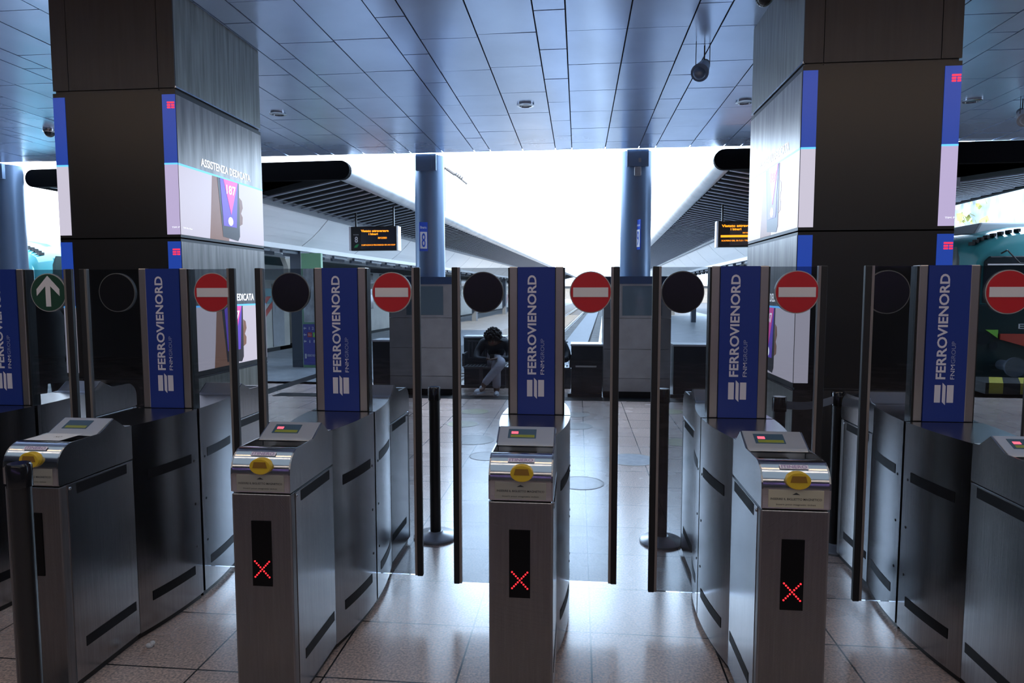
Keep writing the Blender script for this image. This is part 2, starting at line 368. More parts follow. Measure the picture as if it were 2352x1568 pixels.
def pillar(x0, x1, y0, y1, face, label):
    """face = +1: screens look to +X (left pillar), -1: to -X"""
    P = empty('pillar', ((x0+x1)/2, (y0+y1)/2, 0), label, 'pillar')
    cx, cy = (x0+x1)/2, (y0+y1)/2
    hx, hy = (x1-x0)/2, (y1-y0)/2
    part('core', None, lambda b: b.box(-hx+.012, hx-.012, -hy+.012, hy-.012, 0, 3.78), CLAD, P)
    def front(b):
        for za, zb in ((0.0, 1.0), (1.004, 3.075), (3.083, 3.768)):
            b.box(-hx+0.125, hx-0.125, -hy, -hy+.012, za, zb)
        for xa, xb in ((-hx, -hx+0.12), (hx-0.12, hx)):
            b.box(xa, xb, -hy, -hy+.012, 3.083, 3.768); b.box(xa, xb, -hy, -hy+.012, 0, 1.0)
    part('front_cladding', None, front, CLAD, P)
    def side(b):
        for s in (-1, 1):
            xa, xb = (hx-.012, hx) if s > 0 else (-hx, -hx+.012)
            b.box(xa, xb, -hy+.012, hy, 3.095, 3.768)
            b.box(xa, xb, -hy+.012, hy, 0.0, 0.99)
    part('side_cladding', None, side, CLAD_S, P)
    part('side_trim', None, lambda b: (b.box(face*hx-0.003, face*hx+0.006, -hy, hy, 3.082, 3.093), b.box(face*hx-0.003, face*hx+0.006, -hy, hy, 0.995, 1.004)), CHROME, P)
    for za, zb in ((2.055, 3.035), (1.045, 2.005)):
        zl = za + (zb-za)*0.515
        S = part('led_screen', None, lambda b: (b.box(-hx-.002, hx+.002, -hy-.002, hy-.004, za-.03, zb+.03)) , BLACK, P)
        fy = -hy - 0.002
        # front strips at both corners
        for s, ww in ((1, 0.098), (-1, 0.09)):
            a, c = (hx-ww, hx) if s > 0 else (-hx, -hx+ww)
            if (face > 0 and s < 0) or (face < 0 and s > 0): a, c = (a, c)
            part('blue_image', None, lambda b: quad_y(b, fy, a, c, zl, zb), SC_BLUE, S)
            part('pale_image', None, lambda b: quad_y(b, fy, a, c, za, zl-.012), SC_LILAC if s > 0 else SC_PALE, S)
            part('light_line', None, lambda b: quad_y(b, fy, a, c, zl-.012, zl, .005), SC_LINE, S)
            if s > 0:
                part('emblem', None, lambda b: tim_logo_y(b, fy-.004, c-0.032, zb-0.075), SC_RED, S)
                part('small_print', None, lambda b: add_text(b, 'TIM P', (c-0.06, fy-.0052, za+.045), (1,0,0), (0,0,1), .06, .011), SC_WHITE, S)
        # side face picture: u 0..1 left to right as read, v up
        L = 2*hy - 0.004
        def U(u):
            return (-hy + 0.0 + u*L) if face > 0 else (hy - u*L)
        xs = face*(hx+0.003)
        def patch(name, pts, mm, lift):
            def f(b):
                pp = [(U(u), za+v*(zb-za)) for u, v in pts]
                x_ = xs + face*lift
                b.prism(pp, 'x', x_-0.0008, x_+0.0008)
            part(name, None, f, mm, S)
        patch('sheen_image', [(0,.515),(1,.515),(1,1),(0,1)], SC_SHEENTOP, 0)  # blue half of the advert, reflected sheen painted into its colour
        patch('pale_image', [(0,0),(1,0),(1,.50),(0,.50)], SC_PALE, 0)
        patch('light_line', [(0,.50),(1,.50),(1,.515),(0,.515)], SC_LINE, 0)
        patch('arm_picture', [(.30,0),(.52,0),(.56,.30),(.52,.50),(.345,.50),(.32,.2)], SC_SKIN, .0012)
        patch('finger_picture', [(.66,.14),(.70,.16),(.705,.22),(.685,.25),(.71,.30),(.70,.36),(.67,.38)], SC_SKIN, .0012)
        patch('phone_picture', [(.45,.03),(.635,.01),(.66,.05),(.665,.50),(.40,.50)], SC_PHONE, .0024)
        patch('violet_picture', [(.46,.12),(.62,.12),(.65,.50),(.43,.50)], SC_VIOLET, .0036)
        patch('pink_picture', [(.555,.22),(.645,.50),(.47,.50)], SC_PINK, .0048)
        patch('call_button', [(.545+.03*math.cos(t*.5236), .165+.036*math.sin(t*.5236)) for t in range(12)], SC_WHITE, .0048)
        uv = Vector((0, 1 if face > 0 else -1, 0))
        part('number_print', None, lambda b: add_text(b, '187', (xs+face*.0072, U(.50), za+.385*(zb-za)), uv, (0,0,1), .115*L, .075*(zb-za), .02), SC_WHITE, S)
        part('headline', None, lambda b: add_text(b, 'ASSISTENZA DEDICATA', (xs+face*.003, U(.225), za+.545*(zb-za)), uv, (0,0,1), .60*L, .062*(zb-za), .015), SC_WHITE, S)
        part('small_print', None, lambda b: add_text(b, 'TIM Per Due', (xs+face*.003, U(.02), za+.045*(zb-za)), uv, (0,0,1), .09*L, .011), SC_WHITE, S)
    return P
pillar(-3.775, -2.845, 4.52, 5.78, 1, 'dark clad square pillar on the left with phone advert screens round it')
pillar(1.405, 2.35, 4.46, 5.72, -1, 'dark clad square pillar on the right with a sunlit advert screen side')

# =================================================================== ROUND COLUMNS, PIERS, WALLS
def round_column(x, y, z0, label, extra=None):
    P = empty('round_column', (x, y, z0), label, 'column', None)
    part('shaft', None, lambda b: b.lathe([(0.235, 0), (0.235, 3.77-z0)], n=48), COLM, P, smooth=True)
    part('top_bracket', None, lambda b: (b.box(-.16, .16, -.262, -.20, 3.77-z0-.25, 3.77-z0), b.box(.05, .09, -.275, -.262, 3.77-z0-.22, 3.77-z0-.02)), COLM, P)
    return P
C1 = round_column(-2.38, 10.52, 1.87, 'blue-grey round column standing on the left stone pier')
C2 = round_column(0.875, 10.52, 1.865, 'blue-grey round column standing on the right stone pier')
C0 = round_column(-9.72, 10.52, 0, 'blue-grey round column at the far left edge of the photo')
C3 = round_column(-5.95, 10.52, 0, 'round column hidden behind the left screen pillar')
for q in (C3,):
    for ch in list(q.children): bpy.data.objects.remove(ch)
    bpy.data.objects.remove(q)
def col_sign(col, side, label):
    off = (-.05, -.26) if side > 0 else (.03, -.27)
    S = empty('platform_sign', tuple(col.location + Vector((off[0], off[1], 0))), label, 'sign', None, R(25) if side > 0 else R(-68))
    S.location.z = 2.27
    hw = .058
    part('plate', None, lambda b: b.box(-hw-.008, hw+.008, -.012, .0, 0, .45), SIGNBLUE, S)
    part('number_field', None, lambda b: b.box(-hw+.004, hw-.004, -.016, -.012, .04, .30), SWHITE, S)
    part('number', None, lambda b: add_text(b, '8' if side > 0 else '9', (-.03, -.0165, .06), (1,0,0), (0,0,1), .06, .22, .01), SIGNBLUE, S)
    part('word', None, lambda b: add_text(b, 'Binario', (-.05, -.0125, .35), (1,0,0), (0,0,1), .10, .04, .01), SWHITE, S)
col_sign(C1, 1, 'blue and white platform sign 8 on the left round column')
col_sign(C2, -1, 'blue and white platform sign 9 on the right round column')
JB = tag(part('junction_box', None, lambda b: (b.box(-.05, .05, -.05, .0, 0, .13)), STONE, None, .008, loc=(0.875+.0, 10.285, 3.38)), 'small grey junction box high on the right round column', 'electrical box')
part('cable', None, lambda b: b.tube((0, -.01, .13), (0.05, -.01, .30), .006), COLM, JB)
part('small_box', None, lambda b: b.box(.01, .06, -.03, .0, .20, .26), STONE, JB)

def pier(x0, x1, label):
    P = empty('stone_pier', ((x0+x1)/2, 10.55, 0), label, 'pier')
    h = (x1-x0)/2
    part('plinth', None, lambda b: b.box(-h+.01, h-.01, -.34, .34, 0, .10), DARKST, P)
    def sl(b):
        for za, zb in ((.10, .30), (.306, .75), (.756, 1.225), (1.231, 1.75)):
            b.box(-h, h, -.35, .35, za, zb)
    part('stone_cladding', None, sl, STONE, P)
    part('cap', None, lambda b: b.box(-h-.01, h+.01, -.36, .36, 1.75, 1.865), mat('cap_blue', (.02, .05, .12), .4), P)
    part('display_window', None, lambda b: b.box(-h+.28, h-.14, -.358, -.35, 1.27, 1.72), mat('display_grey', (.10, .14, .17), .08), P)
    return P
pier(-2.98, -1.97, 'stone-clad pier with grey display window under the left round column')
pier(0.385, 1.40, 'stone-clad pier with dark display window under the right round column')

def low_wall(x0, x1, y0, y1, h, label, slot=False):
    P = empty('parapet_box', ((x0+x1)/2, (y0+y1)/2, 0), label, 'parapet')
    hx, hy = (x1-x0)/2, (y1-y0)/2
    part('body', None, lambda b: b.box(-hx+.01, hx-.01, -hy+.01, hy-.01, 0, h-.03), DARKP, P)
    part('top_slab', None, lambda b: b.box(-hx, hx, -hy, hy, h-.03, h), mat('slab_light', (.50, .52, .56), .3), P, .004)
    if slot: part('handle_rail', None, lambda b: b.box(-hx+.08, hx-.10, -hy-.02, -hy+.01, h-.36, h-.335), STEEL_M, P)
    part('kick_strip', None, lambda b: b.box(-hx-.04, hx-.02, -hy-.06, -hy+.01, .0, .05), DARKP, P)
    return P
low_wall(-0.12, 0.384, 10.3, 10.75, .82, 'dark parapet box with white top beside the right stone pier', True)
low_wall(-1.95, -1.22, 11.06, 11.40, .88, 'dark parapet behind the seated curly-haired person')
tag(part('kerb_wall', None, lambda b: b.box(-.55, .55, -.1, .1, 0, .34), DARKP, None, loc=(-.67, 11.18, 0)), 'low dark kerb wall under and behind the bench', 'kerb')
low_wall(-3.32, -3.0, 10.35, 10.8, .86, 'short dark parapet left of the left stone pier')
low_wall(1.46, 2.9, 10.35, 10.75, .82, 'long dark parapet right of the right stone pier')

# =================================================================== TICKET GATES
YC = 3.275
def head_profile(s=1):
    a = [(2.383,.877),(2.383,.945),(2.386,.968),(2.394,.990),(2.407,1.008),(2.424,1.022),(2.442,1.031),(2.458,1.035),
         (2.62,1.036),(2.71,1.083),(2.78,1.033),(2.827,1.029),(2.827,.877)]
    return [(s*(y-YC), z) for y, z in a]
HW = 0.1195
def barrel_half(yy):       # half width at distance yy (>=0) from the middle
    t = min(1.0, max(0.0, yy/0.45)); return HW + 0.052*(1 - t**2)
def gate(idx, x, lane_label, gl, gr, sign_r, sign_l, led, note):
    G = empty('ticket_gate', (x, YC, 0), note, 'ticket gate', 'steel ticket gates in the row')
    for s in (-1, 1):                      # s=-1 near half, +1 far half
        n = 'near' if s < 0 else 'far'
        ya, yb = sorted((s*0.888, s*0.452))
        part('cabinet', 'cab'+n, lambda b: b.box(-HW+.003, HW-.003, ya, yb, .03, .868), STEEL, G, .004)
        part('plinth', 'pl'+n, lambda b: b.box(-HW+.015, HW-.015, ya+.012, yb+(.0 if s < 0 else -.012), 0, .03), BLACK, G)
        yf = s*0.888
        part('service_door', 'door'+n, lambda b: b.box(-HW, HW, min(yf, yf-s*.035), max(yf, yf-s*.035), .032, .866), CABFRONT, G, .003)
        for q in (-1, 1):
            part('side_panel', ('sp', n, q), lambda b: b.box(*sorted((q*(HW-.004), q*(HW+.001))), *sorted((s*.848, s*.456)), .035, .866), STEEL, G, .001)
        for q in (-1, 1):
            part('lock_screw', 'scr', lambda b: b.sphere((0, 0, 0), .007, 6, (.6, 1, 1)), CHROME, G, smooth=True, loc=(q*(HW+.002), s*.838, .850))
            part('lock_screw', 'scr', None, CHROME, G, loc=(q*(HW+.006), s*.405, .845))
            xx = sorted((q*HW, q*(HW+.0022)))
            part('tape_strip', ('tp', n, q), lambda b: b.box(*xx, *sorted((s*.80, s*.50)), .818, .860), TAPE, G)
            part('tape_strip', ('tq', n, q), lambda b: b.box(*xx, *sorted((s*.79, s*.475)), .157, .200), TAPE, G)
        # reader head
        prof = head_profile(1 if s < 0 else -1)
        H = part('reader_head', 'hd'+n, lambda b: b.box(-HW+.003, HW-.003, *sorted((s*.885, s*.45)), .872, .880), STEEL, G)
        for q in (-1, 1):
            part('head_side_plate', ('hs', n, q), lambda b: b.prism(prof, 'x', q*HW-(.006 if q > 0 else 0), q*HW+(0 if q > 0 else .006)), STEEL, H)
        sg = 1 if s < 0 else -1
        def Y(y): return sg*(y-YC)
        def hood(b):
            pr = [(2.383,.877)] + [(2.383,.945),(2.386,.968),(2.394,.990),(2.407,1.008),(2.424,1.022),(2.442,1.031),(2.458,1.035),(2.468,1.034),(2.470,.990),(2.47,.877)]
            # finer curve
            b.prism([(Y(y), z) for y, z in pr], 'x', -HW+.006, HW-.006)
        part('curved_hood', 'ho'+n, hood, STEEL_H, H, smooth=True)
        part('tray', 'tr'+n, lambda b: b.prism([(Y(2.47),.877),(Y(2.47),1.006),(Y(2.64),.996),(Y(2.64),.877)], 'x', -HW+.006, HW-.006), STEEL_M, H)
        part('reader_window', 'rw'+n, lambda b: b.prism([(Y(2.50),1.000),(Y(2.50),1.0065),(Y(2.635),.9985),(Y(2.635),.99)], 'x', -.066, .045), LED_OFF, H)
        def disp(b):
            b.prism([(Y(2.60),1.030),(Y(2.615),1.0385),(Y(2.71),1.0855),(Y(2.785),1.035),(Y(2.827),1.030),(Y(2.827),.877),(Y(2.64),.877),(Y(2.64),1.015)], 'x', -HW+.0062, HW-.0062)
        part('display_housing', 'dh'+n, disp, STEEL_M, H, .002)
        def lcd(b, y0, y1, xa, xb, up_):
            def z(y): return 1.0385 + (y-2.615)*(1.0855-1.0385)/(2.71-2.615) + up_
            b.prism([(Y(y0), z(y0)-.004), (Y(y1), z(y1)-.004), (Y(y1), z(y1)), (Y(y0), z(y0))], 'x', xa, xb)
        mir = 1 if s < 0 else -1
        D = part('display', 'lc'+n, lambda b: lcd(b, 2.640, 2.692, *sorted((mir*-.075, mir*.040)), .0012), LCD, H)
        part('text_bar', 'ly'+n, lambda b: lcd(b, 2.644, 2.658, *sorted((mir*-.064, mir*.034)), .0020), LCDY, D)
        if s < 0 and led: part('status_light', 'lr'+n, lambda b: lcd(b, 2.664, 2.676, -.062, -.034, .0026), LED_BTN, D)
        ys = Y(2.3865)
        def slot(b):
            pts = [(.005+.0425*math.cos(t*2*math.pi/40), .979+.0315*math.sin(t*2*math.pi/40)) for t in range(40)]
            b.prism(pts, 'y', *sorted((Y(2.372), Y(2.40))))
        SL = part('ticket_slot', 'sl'+n, slot, YELLOW, H, .003)
        part('slot_opening', 'so'+n, lambda b: b.prism([(-.024,.974),(.034,.974),(.028,.997),(-.018,.997)], 'y', *sorted((Y(2.3705), Y(2.373)))), YSLOT, SL)
        if s < 0:
            part('instruction_label', 'il%d' % (idx == 4), lambda b: b.box(-.095, .095, ys-.0050, ys-.003, .880, .944), LABEL_OLD if idx == 4 else LABEL, H)
            def prn(b):
                yy = ys-.0054
                b.add([(-.014, yy, .927), (.014, yy, .927), (0, yy, .935)], [(0, 1, 2)])
                add_text(b, 'INSERIRE IL BIGLIETTO MAGNETICO', (-.088, yy, .907), (1,0,0), (0,0,1), .176, .008, .01)
                add_text(b, 'Insert your magnetic ticket', (-.068, yy, .887), (1,0,0), (0,0,1), .136, .007, .005)
            part('instruction_print', 'ip', prn, INK, H)
            v = Vector((0, .79, .613))
            cz = Vector((0, Y(2.4165), 1.0158)) + Vector((0, -.0022, .0028))
            ST = part('brand_sticker', 'bs', lambda b: b.add([tuple(cz+Vector((-.05,0,0))-v*.009), tuple(cz+Vector((.05,0,0))-v*.009), tuple(cz+Vector((.05,0,0))+v*.010), tuple(cz+Vector((-.05,0,0))+v*.010)], [(0,1,2,3)]), STICK, H)
            part('sticker_print', 'bp', lambda b: add_text(b, 'ITINERO', tuple(cz+Vector((-.044,-.0006,.0008))-v*.006), (1,0,0), tuple(v), .088, .014, .01), STICKINK, ST)
        # led window on the service door
        if s < 0:
            LW = part('led_window', 'lw', lambda b: b.box(-.043, .036, yf-.003, yf, .502, .762), LED_OFF, G)
            if led:
                def xs_(b):
                    for k in range(-4, 5):
                        for q in (-1, 1):
                            b.disc_y(-.003+k*.0072, yf-.0048, .570+q*k*.0078, .0034, .002, 8)
                part('red_cross_light', 'rx', xs_, LED_RED, LW)
        # barrel half
        def barrel(b):
            ys_ = [s*(.010 + .442*k/14) for k in range(15)]
            pts = [(barrel_half(abs(y)), y) for y in ys_] + [(-barrel_half(abs(y)), y) for y in reversed(ys_)]
            b.prism(pts, 'z', .03, 1.028)
        part('barrel_housing', 'br'+n, barrel, STEEL, G, smooth=True)
        def bplinth(b):
            ys_ = [s*(.012 + .44*k/14) for k in range(15)]
            pts = [(barrel_half(abs(y))-.015, y) for y in ys_] + [(-barrel_half(abs(y))+.015, y) for y in reversed(ys_)]
            b.prism(pts, 'z', 0, .03)
        part('barrel_plinth', 'bl'+n, bplinth, BLACK, G)
        for q in (-1, 1):
            for za, zb in ((.755, .802), (.157, .203)):
                def btape(b):
                    yy = [s*(.075+.30*k/8) for k in range(9)]
                    vs = [(q*(barrel_half(abs(y))+.0015), y, z) for z in (za, zb) for y in yy]
                    b.add(vs, [(i, i+1, 9+i+1, 9+i) for i in range(8)])
                part('tape_strip', ('bt', n, q, za), btape, TAPE if s < 0 else TAPE2, G)
            for z in (.30, .53, .76):
                part('barrel_screw', 'bscw', lambda b: b.sphere((0, 0, 0), .007, 6, (.4, 1, 1)), BLACK, G, loc=(q*barrel_half(.05), s*.05, z))
    def gapf(b):
        b.box(-.150, .150, -.010, .010, .03, 1.0)
    part('door_slot', 'gap', gapf, BLACK, G)
    # totem
    T = part('totem', 'totem', lambda b: (b.box(-.134, -.094, .004, .074, 1.028, 1.768), b.box(.094, .134, .004, .074, 1.028, 1.768), b.box(-.095, .095, .010, .068, 1.028, 1.766)), STEEL_T, G, .004)
    for q in (-1, 1):
        part('side_channel', ('chan', q), lambda b: b.box(*sorted((q*.134, q*.141)), .012, .070, 1.028, 1.764), BLACK, T)
    BP = part('blue_panel', 'bluep', lambda b: b.box(-.0925, .0925, .001, .077, 1.030, 1.7665), BLUE, T)
    def letters(b):
        for yy, q in ((.0002, 1), (.0778, -1)):
            add_text(b, 'FERROVIENORD', (q*.001, yy, 1.232), (0,0,1), (-q,0,0), .4945, .0445, .024)
            add_text(b, 'FNM', (q*.0405, yy, 1.232), (0,0,1), (-q,0,0), .069, .0185, .0)
            b.add([(q*-.0455, yy, 1.1208), (q*-.0183, yy, 1.1208), (q*-.0183, yy, 1.2045), (q*-.0455, yy, 1.2045)], [(0,1,2,3)])
            b.add([(q*.0103, yy, 1.1208), (q*.040, yy, 1.1208), (q*.040, yy, 1.2045), (q*.0103, yy, 1.2045)], [(0,1,2,3)])
            b.add([(q*-.0105, yy, 1.124), (q*.0045, yy, 1.109), (q*.0045, yy, 1.200), (q*-.0105, yy, 1.2155)], [(0,1,2,3)])
    part('lettering', 'lett', letters, WHITE, BP)
    def lett2(b):
        for yy, q in ((.0002, 1), (.0778, -1)):
            add_text(b, 'GROUP', (q*.0405, yy, 1.307), (0,0,1), (-q,0,0), .104, .0185, .0)
    part('thin_lettering', 'lett2', lett2, WHITE2, BP)
    # glass doors
    for q, wd, z0, sg_ in ((-1, gl, .130, sign_l), (1, gr, .163, sign_r)):
        if not wd: continue
        dx = sorted((q*.137, q*(wd-.03)))
        D = part('glass_door', ('gd', q, wd), lambda b: b.box(dx[0], dx[1], .020, .030, z0, 1.764), GLASS, G)
        ex = sorted((q*(wd-.03), q*wd)); e2 = sorted((q*(wd-.042), q*(wd-.03)))
        part('door_edge', ('ge', q, wd), lambda b: b.box(ex[0], ex[1], .012, .038, z0-.004, 1.768), RUBBER, D, .004)
        part('edge_strip', ('gs', q, wd), lambda b: b.box(e2[0], e2[1], .014, .036, z0, 1.767), EDGE, D)
        if sg_:
            cx = q*.268; cz = 1.642
            N = part('door_sign', ('sg', q, sg_), lambda b: b.disc_y(cx, .016, cz, .103, .018), RIMD if sg_ == 'back' else RIM, D)
            fc = {'stop': RED, 'back': SBACK, 'go': GREEN}[sg_]
            part('sign_face', ('sf', q, sg_), lambda b: b.disc_y(cx, .0145, cz, .0985, .0014), fc, N)
            if sg_ == 'stop':
                part('white_bar', ('sb', q), lambda b: b.box(cx-.086, cx+.086, .0125, .0145, cz-.0235, cz+.0235), SWHITE, N)
            if sg_ == 'go':
                def arrow(b):
                    b.prism([(cx-.014, cz-.075), (cx+.014, cz-.075), (cx+.014, cz+.035), (cx+.066, cz-.018), (cx+.066, cz+.018), (cx, cz+.090), (cx-.066, cz+.018), (cx-.066, cz-.018), (cx-.014, cz+.035)], 'y', .0125, .0145)
                part('white_arrow', ('sa', q), arrow, SWHITE, N)
            if sg_ == 'back':
                def arrowb(b):
                    b.prism([(cx-.014, cz-.075), (cx+.014, cz-.075), (cx+.014, cz+.035), (cx+.066, cz-.018), (cx+.066, cz+.018), (cx, cz+.090), (cx-.066, cz+.018), (cx-.066, cz-.018), (cx-.014, cz+.035)], 'y', .0340, .0350)
                part('rear_arrow', ('sc', q), arrowb, SWHITE, N)
    return G
gate(0, -3.105, '', .43, .404, 'go', 'back', False, 'steel ticket gate at the left edge whose right glass has a green arrow sign')
gate(1, -2.175, '', .48, .390, 'stop', 'back', False, 'steel ticket gate with a white paper sheet on its reader tray')
gate(2, -1.215, '', .459, .414, 'stop', 'back', True, 'second complete steel ticket gate from the left, nearly centred on the left half')
gate(3, -.209, '', .428, .410, 'stop', 'back', True, 'central steel ticket gate seen straight on with red cross light')
gate(4, .773, '', .413, .406, 'stop', 'back', True, 'steel ticket gate right of centre with a beige instruction label')
gate(5, 1.721, '', .371, .41, 'stop', 'back', True, 'steel ticket gate at the right edge, seen along its left side')
gp = part('paper_sheet', None, lambda b: b.prism([(2.475-YC,1.0362),(2.475-YC,1.0372),(2.60-YC,1.0372),(2.60-YC,1.0362)], 'x', -.105, .055), PAPER, None, loc=(-2.175, YC, 0))
tag(gp, 'white printed paper sheet lying on the reader of the left gate', 'paper')
part('print', None, lambda b: add_text(b, 'NO', (-.02, -.745, 1.0374), (1,0,0), (0,1,0), .03, .02, .01), INK, gp)
def litter(b):
    b.sphere((0, 0, .012), .018, 5, (1, .7, .6)); b.sphere((.012, .006, .02), .012, 4)
tag(part('crumpled_paper', None, litter, PAPER, None, loc=(-1.97, 2.76, 0)), 'small crumpled paper scrap on the floor beside the left gate', 'litter')

# =================================================================== STANCHIONS AND BELTS
def stanchion(x, y, label, base=.160):
    P = empty('stanchion', (x, y, 0), label, 'barrier post', 'black belt barrier posts')
    part('base', ('stb', base), lambda b: b.lathe([(base, 0), (base, .012), (base*.92, .022), (.06, .032), (.045, .045)], n=48), BASEM, P, smooth=True)
    part('post', 'stp', lambda b: b.lathe([(.036, .03), (.036, 1.0)], n=24), BLACK, P, smooth=True)
    part('belt_head', 'stc', lambda b: b.lathe([(.041, .93), (.041, 1.008), (.036, 1.018)], n=24), GLOSSB, P, smooth=True)
    return P
stanchion(-.945, 4.25, 'black barrier post behind the glass right of the second gate', .148)
stanchion(.552, 4.31, 'black barrier post between the central gate and the gate right of it', .142)
stanchion(-2.052, 2.2, 'black barrier post in the lower left corner nearest the camera')
S1 = stanchion(1.63, 4.297, 'black barrier post beside the brightly lit rear cabinet on the right', .128)
S2 = stanchion(1.20, 4.05, 'black barrier post with belt in front of the right screen pillar', .128)
# the two posts on the right carry a belt
def belt(p, q, z, label):
    p = Vector((*p, z)); q = Vector((*q, z)); d = (q-p).normalized(); nrm = Vector((-d.y, d.x, 0))*.0012
    b = MB(); k = 8
    for i in range(k):
        a, c = p.lerp(q, i/k), p.lerp(q, (i+1)/k)
        sa, sc_ = -.02*math.sin(math.pi*i/k), -.02*math.sin(math.pi*(i+1)/k)
        vs = []
        for s_ in (-1, 1):
            for pt, sag in ((a, sa), (c, sc_)):
                for h in (-.024, .024): vs.append(pt + nrm*s_ + Vector((0, 0, h+sag)))
        b.add(vs, [(0,2,3,1),(4,5,7,6),(1,3,7,5),(0,4,6,2),(0,1,5,4),(2,6,7,3)])
    o = link('barrier_belt', b.mesh('barrier_belt', BELT)); return tag(o, label, 'barrier belt')
belt((1.236, 4.07), (1.592, 4.277), .965, 'grey retractable belt between two posts at the right pillar')
# =================================================================== CEILING FITTINGS
def downlight(x, y, label):
    P = empty('downlight', (x, y, 3.765), label, 'ceiling light', 'round recessed ceiling lights')
    part('ring', 'dlr', lambda b: b.lathe([(.098, .004), (.098, -.012), (.070, -.018), (.070, .004)], n=40), CHROME, P, smooth=True)
    part('lens', 'dll', lambda b: b.lathe([(.069, .0), (.069, -.010)], n=32), LENS, P)
downlight(-.617, 7.69, 'round recessed light in the ceiling above the central gate')
downlight(-3.59, 7.75, 'round recessed light in the ceiling right beside the left pillar')
downlight(1.84, 7.82, 'round recessed light in the ceiling at the left edge of the right pillar')
downlight(4.36, 8.03, 'round recessed light in the ceiling at the right edge of the photo')
def horn(x, y, z, label, mm=None):
    mm = mm or COLM
    P = empty('horn_speaker', (x, y, z), label, 'loudspeaker')
    part('bell', None, lambda b: (b.tube((-.02,-.10,-.06), (.035,.04,.035), .072, .050, 24), b.tube((-.025,-.112,-.068), (-.02,-.10,-.06), .076, .074, 24)), mm, P, smooth=True)
    part('driver', None, lambda b: b.tube((.035,.04,.035), (.055,.10,.07), .044, .044, 20), PYLON, P, smooth=True)
    for p_, r_ in (((.04, .05, .07), .006), ((-.05, -.06, 0), .0035), ((.08, .02, .02), .0035)):
        part('hanger', None, lambda b: b.tube(p_, (p_[0], p_[1], 3.77-z), r_), BLACK, P)
    part('bell_mouth', None, lambda b: b.sphere((-.028,-.118,-.072), .055, 10, (1, .5, 1)), mm, P, smooth=True)
horn(1.035, 6.0, 3.56, 'dark grey loudspeaker hanging from the ceiling left of the right pillar')
def domecam(x, y, label):
    P = empty('dome_camera', (x, y, 3.77), label, 'camera', 'dome cameras under the ceiling')
    part('mount', 'dcm', lambda b: b.lathe([(.075, 0), (.075, -.03), (.065, -.045)], n=32), CHROME, P, smooth=True)
    part('dome', 'dcd', lambda b: b.sphere((0, 0, -.045), .062, 10), TGLASS, P, smooth=True)
domecam(1.30, 5.02, 'dark dome camera at the top edge left of the right pillar')
domecam(-6.93, 8.2, 'small dome camera under the ceiling left of the left pillar')
horn(4.86, 8.0, 3.57, 'pale grey loudspeaker hanging at the right edge of the photo', STONE)

# hall lamps seen only as reflections, plus an added glowing sheet
def tube_lamp(name, x0, x1, y, z, m_, label):
    P = empty(name, ((x0+x1)/2, y, z), label, 'lamp')
    h = (x1-x0)/2
    part('tube', None, lambda b: b.tube((-h, 0, -.02), (h, 0, -.02), .018, n=12), m_, P)
    part('housing', None, lambda b: b.box(-h, h, -.03, .03, 0, .03), STEEL_M, P)
tube_lamp('linear_lamp', -6, 6, 1.9, 3.66, WARMTUBE, 'warm linear ceiling lamp along the hall before the gates')
LP = empty('reflection_panel', (0, 0.0, 3.74), 'large pale glowing sheet under the ceiling, added for reflections on the gate heads', 'lamp')  # unseen glowing sheet added to give the gate hoods pale highlights
part('glow_sheet', None, lambda b: b.box(-6, 6, -2.4, 3.1, -.01, 0), emat('reflection_panel_glow', (.62, .80, 1.0), 0.55), LP)
part('frame', None, lambda b: b.box(-6.05, 6.05, -2.45, 3.15, 0, .03), STEEL_M, LP)
tube_lamp('shop_light_strip', -6, 6, -5.0, 2.1, VIOTUBE, 'violet light strip of the shop front behind the viewer')

# =================================================================== FLOOR STICKERS
def sticker(x, y, r, m_, label):
    P = empty('floor_sticker', (x, y, 0.0005), label, 'floor sticker', 'round floor stickers')
    part('disc', ('fs', r, m_.name), lambda b: b.lathe([(r, 0), (r, .0012)], n=40), m_, P)
    part('ring', ('fr', r), lambda b: [b.add([(ra*math.cos(t), ra*math.sin(t), .0016) for t in (i*math.pi/20, (i+1)*math.pi/20) for ra in (r*.93, r)], [(0,1,3,2)]) for i in range(40)], mat('sticker_ring', (.22,.20,.18), .4) if ('fr', r) not in CACHE else None, P)
SY = mat('faded_yellow_film', (0.42, 0.39, 0.26), 0.27, noise=(14, .15), spec=.9); SB = mat('faded_blue_film', (0.34, 0.38, 0.44), 0.27, noise=(14, .15), spec=.9); SG = mat('clear_film', (0.38, 0.345, 0.32), 0.27, noise=(14, .15), spec=.9)
sticker(-1.16, 7.14, .24, SG, 'large faded round floor sticker left of the central gate')
sticker(-.90, 6.44, .18, SG, 'faded round floor sticker just left of the central reader head')
sticker(-1.42, 8.0, .20, SY, 'yellowish round floor sticker below the seated person')
sticker(-1.40, 8.85, .20, SY, 'yellow round floor sticker before the seated person\'s feet')
sticker(-.02, 8.0, .20, SG, 'faded round floor sticker right behind the central gate')
sticker(-.02, 8.75, .18, SG, 'small faded floor sticker nearest the parapet box')
sticker(.53, 6.44, .24, SB, 'bluish round floor sticker before the right stone pier')
sticker(.03, 5.6, .20, SG, 'faded round floor sticker right of the central totem, nearest the camera')
sticker(1.10, 7.24, .20, SY, 'yellowish floor sticker behind the barrier post right of centre')
sticker(1.25, 9.1, .20, SY, 'yellow floor sticker at the foot of the right stone pier')

